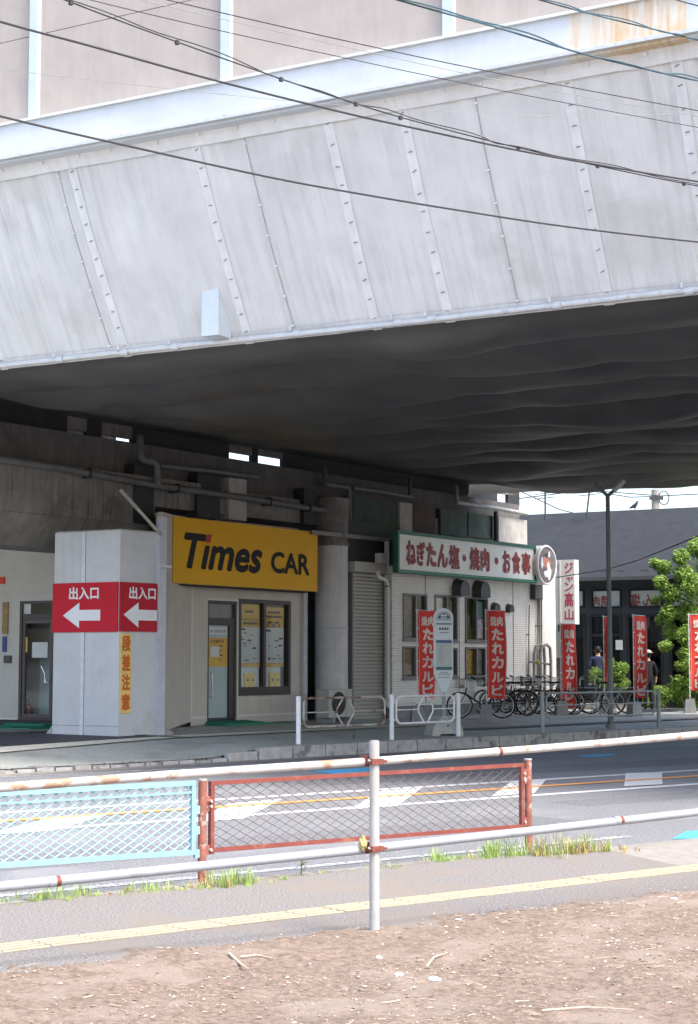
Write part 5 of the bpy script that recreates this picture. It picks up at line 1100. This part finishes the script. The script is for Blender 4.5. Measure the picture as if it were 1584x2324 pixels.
panel(FP, pt[0], pq[0], lint(pt,pq), lint(bt,bq), m_rfr, m_wred, .0026, mf_, .03, .125, .062)
for x, s_ in ((0,1),(LP,-1)):
    for z in (.30,.66,.72 if s_ < 0 else .62): MB().box(min(x+s_*.03,x+s_*.10), max(x+s_*.03,x+s_*.10), -.012, .012, z-.035, z+.035).build('lug', m_rpost, mf_); MB().cyl((x+s_*.065,-.03,z), .012, .018, 'y', 8).build('bolt', m_npost, mf_)
mb2 = thing('mesh_fence', 'pale blue fence panel of diamond mesh next to the rusty red panel', 'fence', FP, (-3,0,0))
pt, pq = FP.at(0,1800), FP.at(442,1776); bt, bq = FP.at(0,1963), FP.at(442,1933)
T_, B_ = lint(pt,pq), lint(bt,bq); xa = FP.at(442,1850)[0]-3.15
panel(FP, xa, pq[0], T_, B_, m_bl, m_blm, .0042, mb2, .035, .1, .055)
MB().hexa([(xa,-.015,T_(xa)-.075),(pq[0],-.015,T_(pq[0])-.075),(pq[0],.015,T_(pq[0])-.075),(xa,.015,T_(xa)-.075),(xa,-.015,T_(xa)-.062),(pq[0],-.015,T_(pq[0])-.062),(pq[0],.015,T_(pq[0])-.062),(xa,.015,T_(xa)-.062)]).build('frame_bar', m_bl, mb2)
MB().cyl((xa-.1,0,-.05), .032, .88, 'z', 16).build('post', m_bl, mb2, smooth=True)
for z in (.28,.45,.6): MB().box(pq[0]+.001, -.03, -.012, .012, z-.03, z+.03).build('lug', m_bl, mb2)
# ================================================================== OVERHEAD WIRES (parallel to the road)
FWi = Fr(RW(0,8.4)[:2], RW(10,8.4)[:2])
m_wire = M('wire_black', (.04,.04,.045), .6, coords='Object'); m_wireb = M('wire_blue', (.05,.10,.13), .5); m_wirel = M('wire_pale', (.25,.26,.27), .5)
def wire(pts, r, mat, label, y=0., twin=0., hang=()):
    P = [Vector((FWi.at(u,v,y)[0], y, FWi.at(u,v,y)[1])) for u, v in pts]
    for end, nb in ((0,1),(-1,-2)):
        d = P[end]-P[nb]; d = d.normalized(); q = P[end]
        ext = [q+d*k + Vector((0,0,.012*k*k)) for k in (1.5,3,5)]
        P = (list(reversed(ext))+P) if end == 0 else P+ext
    Q = []
    for i in range(len(P)-1):
        p0, p1, p2, p3 = P[max(0,i-1)], P[i], P[i+1], P[min(len(P)-1,i+2)]
        for k in range(6):
            t = k/6; Q.append(.5*((2*p1)+(p2-p0)*t+(2*p0-5*p1+4*p2-p3)*t*t+(3*p1-p0-3*p2+p3)*t**3))
    Q.append(P[-1]); t = thing('overhead_wire', label, 'wire', FWi, tuple(P[0]))
    r *= 1.25; MB().tube(Q, r, 6).build('strand', mat, t, smooth=True)
    if twin: MB().tube([q+Vector((0, .02*math.sin(i*.9), twin*(.6+.6*math.sin(i*.33)))) for i, q in enumerate(Q)], r*.8, 6).build('strand', mat, t, smooth=True)
    for u, v in hang: x, z = FWi.at(u, v, y); MB().box(x-.011, x+.011, y-.01, y+.01, z-.014, z+.012).build('hanger', m_wire, t)
wire([(0,263.5),(281,329),(602,400),(795,436),(1040,477),(1291,515),(1584,549)], .0055, m_wire, 'thick black cable, lowest of the overhead wires across the sheeted side')
wire([(0,49),(201,103),(502,186),(795,259),(965,296),(1165,339),(1341,371),(1584,412)], .006, m_wire, 'thick black cable that runs just below the wire carrying small hangers', .1)
wire([(161,5),(402,95),(638,179),(795,231),(909,266),(1090,314),(1176,335),(1356,376),(1552,416)], .004, m_wire, 'black wire with small hangers along it', .2, .02, [(161,6),(402,96),(638,180),(808,236),(909,267),(1176,336),(1356,377),(1552,417)])
wire([(381,0),(795,95),(1140,168),(1584,251)], .0032, m_wire, 'thin dark wire, upper of three thin wires in a close set', .5)
wire([(321,0),(795,109),(1040,163),(1291,213),(1584,264)], .0022, m_wirel, 'thinnest wire, middle of three thin wires in a close set', .6)
wire([(206,0),(502,70),(795,134),(940,165),(1140,206),(1584,289)], .0026, m_wire, 'thin dark wire, lower of three thin wires in a close set', .7)
wire([(904,0),(1130,63),(1316,120),(1492,163),(1584,183)], .006, m_wireb, 'twisted blue black cable pair crossing the white fascia', -.2, .018)
wire([(1226,0),(1366,38),(1507,72),(1584,90)], .005, m_wireb, 'twisted blue black cable pair, upper one near the rusted fascia', -.1, .014)
wire([(1470,-18),(1537,0),(1584,13)], .005, m_wireb, 'short visible bit of dark cable above the rusted fascia', -.1)
wire([(0,156),(200,180),(420,205),(627,226),(800,240)], .0016, m_wirel, 'faint pale wire before the beige barrier panels', .9)
# service cable to the restaurant
P = [PY(1262,1310,50.0), PY(1300,1304,49.2), PY(1380,1291,47.5), PY(1450,1270,45.5), PY(1500,1250,44), PY(1584,1216,42), PY(1700,1160,40), PY(1900,1060,37)]
t = thing('service_cable', 'black service cable sagging from the vertical sign to the tree', 'cable', loc=P[0]); MB().tube([p-P[0] for p in P], .016, 6).build('cable', m_wire, t, smooth=True)
# ================================================================== TREE, HEDGE, SHRUBS
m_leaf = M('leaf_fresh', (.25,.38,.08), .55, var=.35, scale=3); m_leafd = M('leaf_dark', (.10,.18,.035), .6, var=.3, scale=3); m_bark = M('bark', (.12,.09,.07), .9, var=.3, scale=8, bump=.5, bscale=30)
# translucent leaves
for m_ in (m_leaf, m_leafd):
    nt_ = m_.node_tree; b0 = nt_.nodes['Principled BSDF']; tl = nt_.nodes.new('ShaderNodeBsdfTranslucent'); mx = nt_.nodes.new('ShaderNodeMixShader'); mx.inputs[0].default_value = .4
    nt_.links.new(b0.inputs['Base Color'].links[0].from_socket, tl.inputs[0]); nt_.links.new(b0.outputs[0], mx.inputs[1]); nt_.links.new(tl.outputs[0], mx.inputs[2]); nt_.links.new(mx.outputs[0], nt_.nodes['Material Output'].inputs[0])
def leaves(clumps, n, size, rnd):
    b = MB()
    for (c, r, k) in clumps:
        for _ in range(int(n*k)):
            d = Vector((rnd.gauss(0,1),rnd.gauss(0,1),rnd.gauss(0,1))).normalized()*(rnd.random()**.45)
            p = c+Vector((d.x*r[0], d.y*r[1], d.z*r[2])); s_ = size*rnd.uniform(.6,1.3)
            nrm = (d*.6+Vector((rnd.gauss(0,.5),rnd.gauss(0,.5),.7+rnd.gauss(0,.4)))).normalized(); a = nrm.orthogonal().normalized(); a = Matrix.Rotation(rnd.uniform(0,6.28),3,nrm) @ a; e = nrm.cross(a)
            b.face(p-a*s_, p-a*s_*.2+e*s_*.55, p+a*s_*.35+e*s_*.4+nrm*s_*.1, p+a*s_, p+a*s_*.35-e*s_*.4+nrm*s_*.1, p-a*s_*.2-e*s_*.55)
    return b
def plant(name, label, cat, base, clumps, n, size, mat, stems, rnd, mat2=None):
    t = thing(name, label, cat, loc=base)
    cl = [(c-base, r, k) for c, r, k in clumps]
    leaves(cl, n, size, rnd).build('crown' if cat == 'tree' else 'foliage', mat, t)
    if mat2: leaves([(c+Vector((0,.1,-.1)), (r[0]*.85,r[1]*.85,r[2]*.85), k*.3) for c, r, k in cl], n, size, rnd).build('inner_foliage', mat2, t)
    sb = MB()
    for pts, rr in stems: sb.tube([p-base for p in pts], rr, 7)
    sb.build('trunk' if cat == 'tree' else 'stem', m_bark, t, smooth=True)
rnd = random.Random(11)
tb = PY(1640,1500,49.6); tb.z = zf(tb.x,tb.y); TY = 49.6
cl = []
for u, v, rx, rz, k in [(1545,1262,.35,.3,1),(1580,1240,.4,.35,1.2),(1505,1285,.35,.25,1),(1550,1300,.45,.35,1.2),(1500,1320,.3,.25,.9),(1525,1345,.45,.35,1.2),(1575,1330,.5,.5,1.6),(1515,1390,.35,.35,1),(1560,1385,.45,.45,1.5),(1520,1430,.32,.3,.8),(1560,1440,.45,.4,1.3),(1510,1465,.28,.2,.6),(1555,1480,.35,.25,.8),(1620,1280,.8,.8,3),(1660,1360,.6,.6,2),(1690,1300,.8,.9,2),(1485,1275,.2,.15,.4),(1488,1360,.2,.12,.35),(1495,1405,.18,.15,.3),(1600,1460,.4,.4,1)]:
    cl.append((PY(u, v, TY+rnd.uniform(-.6,.6)), (rx*.8,rx,rz*.85), k))
top = PY(1630,1260,TY)
stems = [([tb-Vector((0,0,.1)), tb+Vector((0,0,.9)), top], [.13,.1,.03])]
for u, v in ((1520,1290),(1530,1350),(1520,1430),(1570,1240),(1690,1300)):
    e = PY(u,v,TY); st_ = tb.lerp(top, .35+.5*max(0,(1480-v)/300)); stems.append(([st_, st_.lerp(e,.5)+Vector((0,0,.1)), e], [.05,.03,.012]))
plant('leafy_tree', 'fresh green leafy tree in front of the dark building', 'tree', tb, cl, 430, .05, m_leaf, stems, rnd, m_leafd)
def bush(name, label, u0, u1, v0, v1, Y, n, size=.07, cat='shrub', mat=m_leaf, dk=True):
    base = PY((u0+u1)/2, v1, Y); base.z = zf(base.x,base.y); cl = []; pxm = Y/FPX
    for _ in range(n):
        u = rnd.uniform(u0,u1); e = 1-abs((u-(u0+u1)/2)/((u1-u0)/2))**3*.35; v = rnd.uniform(v1-(v1-v0)*e, v1-8)
        cl.append((PY(u, v, Y+rnd.uniform(-.25,.25)), (.2,.25,.16), 1))
    st = [([base, base+Vector((rnd.uniform(-.3,.3),0,.4))], [.02,.01]) for _ in range(3)]
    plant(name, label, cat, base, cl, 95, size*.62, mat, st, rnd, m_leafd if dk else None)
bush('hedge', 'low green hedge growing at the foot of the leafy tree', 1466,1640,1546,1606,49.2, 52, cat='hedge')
bush('shrub', 'bright green shrub poking above the hedge by the last banner flag', 1535,1580,1498,1560,48.9, 12)
bush('shrub', 'bright green shrub behind the bicycles and the lamp post', 1350,1420,1496,1565,48.4, 22)
hb_ = GF(1530,1616); FH = Fr(GF(1455,1617)[:2], GF(1640,1611)[:2]); pl_ = thing('planter_kerb', 'dark low kerb edging the hedge bed', 'kerb', FH, (0,0,hb_.z))
for k in range(7): MB().box(k*.4+.005, k*.4+.395, -.05, .08, hb_.z-.08, hb_.z+.10).build('kerb_stone', m_fore, pl_)
def weed(u, v, z, h, label, n=26):
    c = G(u, v, z); t = thing('weed', label, 'weed', loc=c); b = MB(); r2 = random.Random(int(u))
    for _ in range(n):
        a = r2.uniform(0,6.28); f = r2.uniform(.2,1); p = Vector((math.cos(a)*.04*f, math.sin(a)*.04*f, h*f)); s_ = .02; d = Vector((math.cos(a),math.sin(a),.3))*s_*1.6; e = Vector((-math.sin(a),math.cos(a),0))*s_*.6
        b.face(p, p+d*.5+e, p+d, p+d*.5-e)
    b.build('leaf_cluster', m_leafd, t); MB().tube([(0,0,-.02),(.005,0,h*.5),(0,0,h)], [.006,.005,.003], 5).build('stem', m_leafd, t)
weed(683,1985,.1,.14,'dark leafy weed growing alone by the near kerb'); g_ = GF(803,1682); weed(803,1682,g_.z,.25,'small green weed growing on the far pavement near the guard rail', 30)
# ================================================================== BACKGROUND above the dark roof
up_ = PY(1493,1500,72); up_.z = 0
t = thing('utility_pole', 'grey concrete utility pole standing behind the dark roof', 'pole', loc=up_)
zt = PY(1493,1111,72).z; MB().cyl((0,0,-.1), .2, zt+.1, 'z', 14, .17).build('pole', m_conc, t, smooth=True); z_ = PY(1493,1130,72).z
MB().tube([(.15+.22*math.cos(g)+.2, -.1, z_+.3*math.sin(g)) for g in [2*math.pi*k/14 for k in range(14)]], .025, 5, closed=True).build('cable_loop', m_wire, t); MB().box(-.3,.3,-.25,-.2,z_-.1,z_+.05).build('bracket', m_wire, t)
for u, vt, vb, lb in ((1237,1117,1160,'short dark aerial post standing on the dark roof near the lit concrete end'), (1330,1108,1157,'slanting aerial post standing on the dark roof near the lamp post')):
    yy = 57.2; p = PY(u, vb, yy); e = PY(u+(8 if u == 1330 else 0), vt, yy); t = thing('aerial_post', lb, 'aerial', loc=p); MB().tube([(0,0,-.3), e-p], .03, 6).build('mast', m_wire, t)
    for k in (.7,.95): q = (e-p)*k; MB().tube([q-Vector((.35,0,.04)), q+Vector((.35,0,.04))], .015, 5).build('cross_rod', m_wire, t)
for k, (pts, lb) in enumerate(((((1170,1132),(1330,1112),(1500,1125),(1700,1115)),'thin wire strung above the dark roof past the aerial posts'), (((1150,1100),(1210,1128),(1270,1156),(1310,1166)),'thin wire slanting down onto the dark roof'), (((1330,1112),(1430,1128),(1493,1126)),'thin wire reaching the utility pole behind the dark roof'))):
    P = [PY(u,v,66+k) for u, v in pts]; t = thing('roof_wire', lb, 'wire', loc=P[0]); MB().tube([p-P[0] for p in P], .022, 5).build('strand', m_wire, t)
bp0 = FD.W(0,4.4,0); q = PY(1440,1155,1); 
x, z = FD.at(1440,1156,4.4); bd = thing('bird', 'dark pigeon perched on the ridge of the dark roof', 'bird', FD, (x,4.4,zrg))
bm = bmesh.new(); v_ = [bm.verts.new(p) for p in ((-.2,0,.06),(-.1,0,.10),(.0,0,.15),(.08,0,.22),(.11,0,.29),(.16,0,.28),(.0,.04,.04),(.0,.04,0))]
for i, j in ((0,1),(1,2),(2,3),(3,4),(4,5),(2,6),(6,7)): bm.edges.new((v_[i], v_[j]))
me = bpy.data.meshes.new('body'); bm.to_mesh(me); bm.free(); ob = bpy.data.objects.new('body', me); COL.objects.link(ob)
def skin(ob, radii, root=0, lv=2):
    ob.modifiers.new('s','SKIN'); sv = ob.data.skin_vertices[0].data
    for i, r in enumerate(radii): sv[i].radius = (r, r) if not isinstance(r, tuple) else r; sv[i].use_root = (i == root)
    m = ob.modifiers.new('u','SUBSURF'); m.levels = lv; m.render_levels = lv
    dg = bpy.context.evaluated_depsgraph_get(); me = bpy.data.meshes.new_from_object(ob.evaluated_get(dg)); ob.modifiers.clear(); old = ob.data; ob.data = me; bpy.data.meshes.remove(old)
    me.polygons.foreach_set('use_smooth', [True]*len(me.polygons)); return me
me = skin(ob, [.02,.045,.075,.055,.038,.008,.015,.012], 2); me.materials.append(M('pigeon_grey', (.07,.07,.085), .6)); ob.parent = bd
# ================================================================== PEOPLE at the entrance
def person(loc, yaw, H, shirt, pants, skinm, hairm, label, arms, cap=None, lean=0.):
    t = thing('person', label, 'person', loc=loc, rz=yaw); k = H/1.72
    J = [((0,0,.95),.125),((0,.0,1.12),.125),((0,.01,1.32),(.15,.11)),((0,.0,1.44),.075),((0,-.01,1.50),.055),((0,-.015,1.60),.085),((0,-.01,1.67),.075)]; E = [(0,1),(1,2),(2,3),(3,4),(4,5),(5,6)]
    def add(par, pts):
        p = par
        for c, r in pts: J.append((c, r)); E.append((p, len(J)-1)); p = len(J)-1
        return p
    for s_ in (-1,1):
        add(0, [((.10*s_,0,.88),.10),((.11*s_,-.02,.50),.068),((.12*s_,.02,.10),.045),((.125*s_,.0,.05),.045),((.135*s_,-.16,.03),.035)])
        sh = add(2, [((.20*s_,.01,1.40),.062)]); el, wr, hd = arms[0 if s_ < 0 else 1]
        w_ = add(sh, [((el[0],el[1],el[2]),.046),((wr[0],wr[1],wr[2]),.034),((hd[0],hd[1],hd[2]),.036)])
        d = (Vector(hd)-Vector(wr)).normalized(); sd_ = d.orthogonal().normalized()
        for f in (-1.5,-.5,.5,1.5): a = Vector(hd)+sd_*.016*f+d*.03; add(w_, [(tuple(a),.010),(tuple(a+d*.045+Vector((0,-.012,0))),.009)])
        a = Vector(hd)+sd_*.035; add(w_, [(tuple(a),.010),(tuple(a+d*.03+sd_*.012),.009)])
    bm = bmesh.new(); vv = [bm.verts.new(Vector(c)*k) for c, r in J]
    for i, j in E: bm.edges.new((vv[i], vv[j]))
    me = bpy.data.meshes.new('body'); bm.to_mesh(me); bm.free(); ob = bpy.data.objects.new('body', me); COL.objects.link(ob)
    me = skin(ob, [(r[0]*k, r[1]*k) if isinstance(r, tuple) else r*k for c, r in J], 0, 2)
    for m_ in (shirt, pants, skinm, M('shoe_dark', (.03,.03,.03), .6)): me.materials.append(m_)
    hands = [Vector(arms[0][1])*k, Vector(arms[1][1])*k]; elb = [Vector(arms[0][0])*k, Vector(arms[1][0])*k]
    for p in me.polygons:
        c = p.center; i = 0
        if c.z < .07*k: i = 3
        elif c.z < .96*k and abs(c.x) < .2*k and not any((c-h).length < .12 for h in hands): i = 1
        if c.z > 1.46*k: i = 2
        for h, e in zip(hands, elb):
            if (c-h).length < .2*k and (c-h).length < (c-e).length*.9 and abs(c.x) > .17*k: i = 2
        p.material_index = i
    ob.parent = t
    def blobm(name, c, r, mat, fn=None):
        bm = bmesh.new(); bmesh.ops.create_icosphere(bm, subdivisions=3, radius=1); 
        for q in list(bm.verts):
            q.co = Vector((q.co.x*r[0], q.co.y*r[1], q.co.z*r[2])); q.co *= 1+.06*noise.noise(q.co*30)
        if fn: bmesh.ops.delete(bm, geom=[q for q in bm.verts if fn(q.co)], context='VERTS')
        m2 = bpy.data.meshes.new(name); bm.to_mesh(m2); bm.free(); m2.transform(Matrix.Translation(Vector(c)*k)); m2.materials.append(mat); m2.polygons.foreach_set('use_smooth', [True]*len(m2.polygons)); o = bpy.data.objects.new(name, m2); COL.objects.link(o); o.parent = t
    blobm('hair', (0,.005,1.645), (.092*k,.108*k,.115*k), hairm, lambda q: q.y < -.03 and q.z < .045)
    for s_ in (-1,1): blobm('ear', (.088*s_,.0,1.61), (.014,.022,.032), skinm)
    blobm('nose', (0,-.115,1.605), (.014,.022,.022), skinm)
    for s_ in (-1,1): blobm('eye', (.032*s_,-.098,1.625), (.012,.008,.008), m_ink)
    blobm('mouth', (0,-.10,1.565), (.024,.008,.006), M('lip', (.3,.12,.1), .5))
    if cap:
        blobm('cap', (0,.0,1.70), (.105*k,.118*k,.075*k), cap, lambda q: q.z < -.02); MB().cyl((0,-.0,1.685*k), .16*k, .012, 'z', 24, .14*k).build('brim', cap, t)
    return t
m_skin = M('skin', (.42,.26,.19), .55, var=.05); m_hair = M('hair_black', (.012,.011,.011), .6, var=.3, scale=40, bump=.4, bscale=90)
p1 = PY(1357,1500,50.6); p1.z = zf(p1.x,p1.y)+.12
person(p1, math.radians(172), 1.74, M('shirt_navy', (.025,.03,.075), .8, var=.2, scale=10), M('trousers_dark', (.03,.03,.035), .8), m_skin, m_hair, 'person in navy shirt with short black hair facing the dark entrance', [((-.27,.03,1.14),(-.25,-.16,1.02),(-.22,-.25,1.0)),((.27,.03,1.14),(.25,-.16,1.02),(.22,-.25,1.0))])
MB_st = MB(); st = thing('entrance_step', 'low grey step below the dark entrance', 'step', FD, (8,-2.2,zd0)); MB_st.box(FD.at(1325,1600)[0], FD.at(1425,1600)[0], -2.9, -.06, zd0-.1, zd0+.12); MB_st.build('slab', m_conc, st)
p2 = PY(1470,1500,48.6); p2.z = zf(p2.x,p2.y)
person(p2, math.radians(-150), 1.72, M('shirt_black', (.014,.014,.016), .85, var=.2, scale=10), M('trousers_black', (.012,.012,.014), .85), m_skin, m_hair, 'person in black clothes and pale brimmed hat standing behind the curling banner flag', [((-.29,.03,1.13),(-.32,-.04,.90),(-.33,-.07,.83)),((.29,.03,1.13),(.32,-.04,.90),(.33,-.07,.83))], M('hat_pale', (.35,.33,.29), .8))
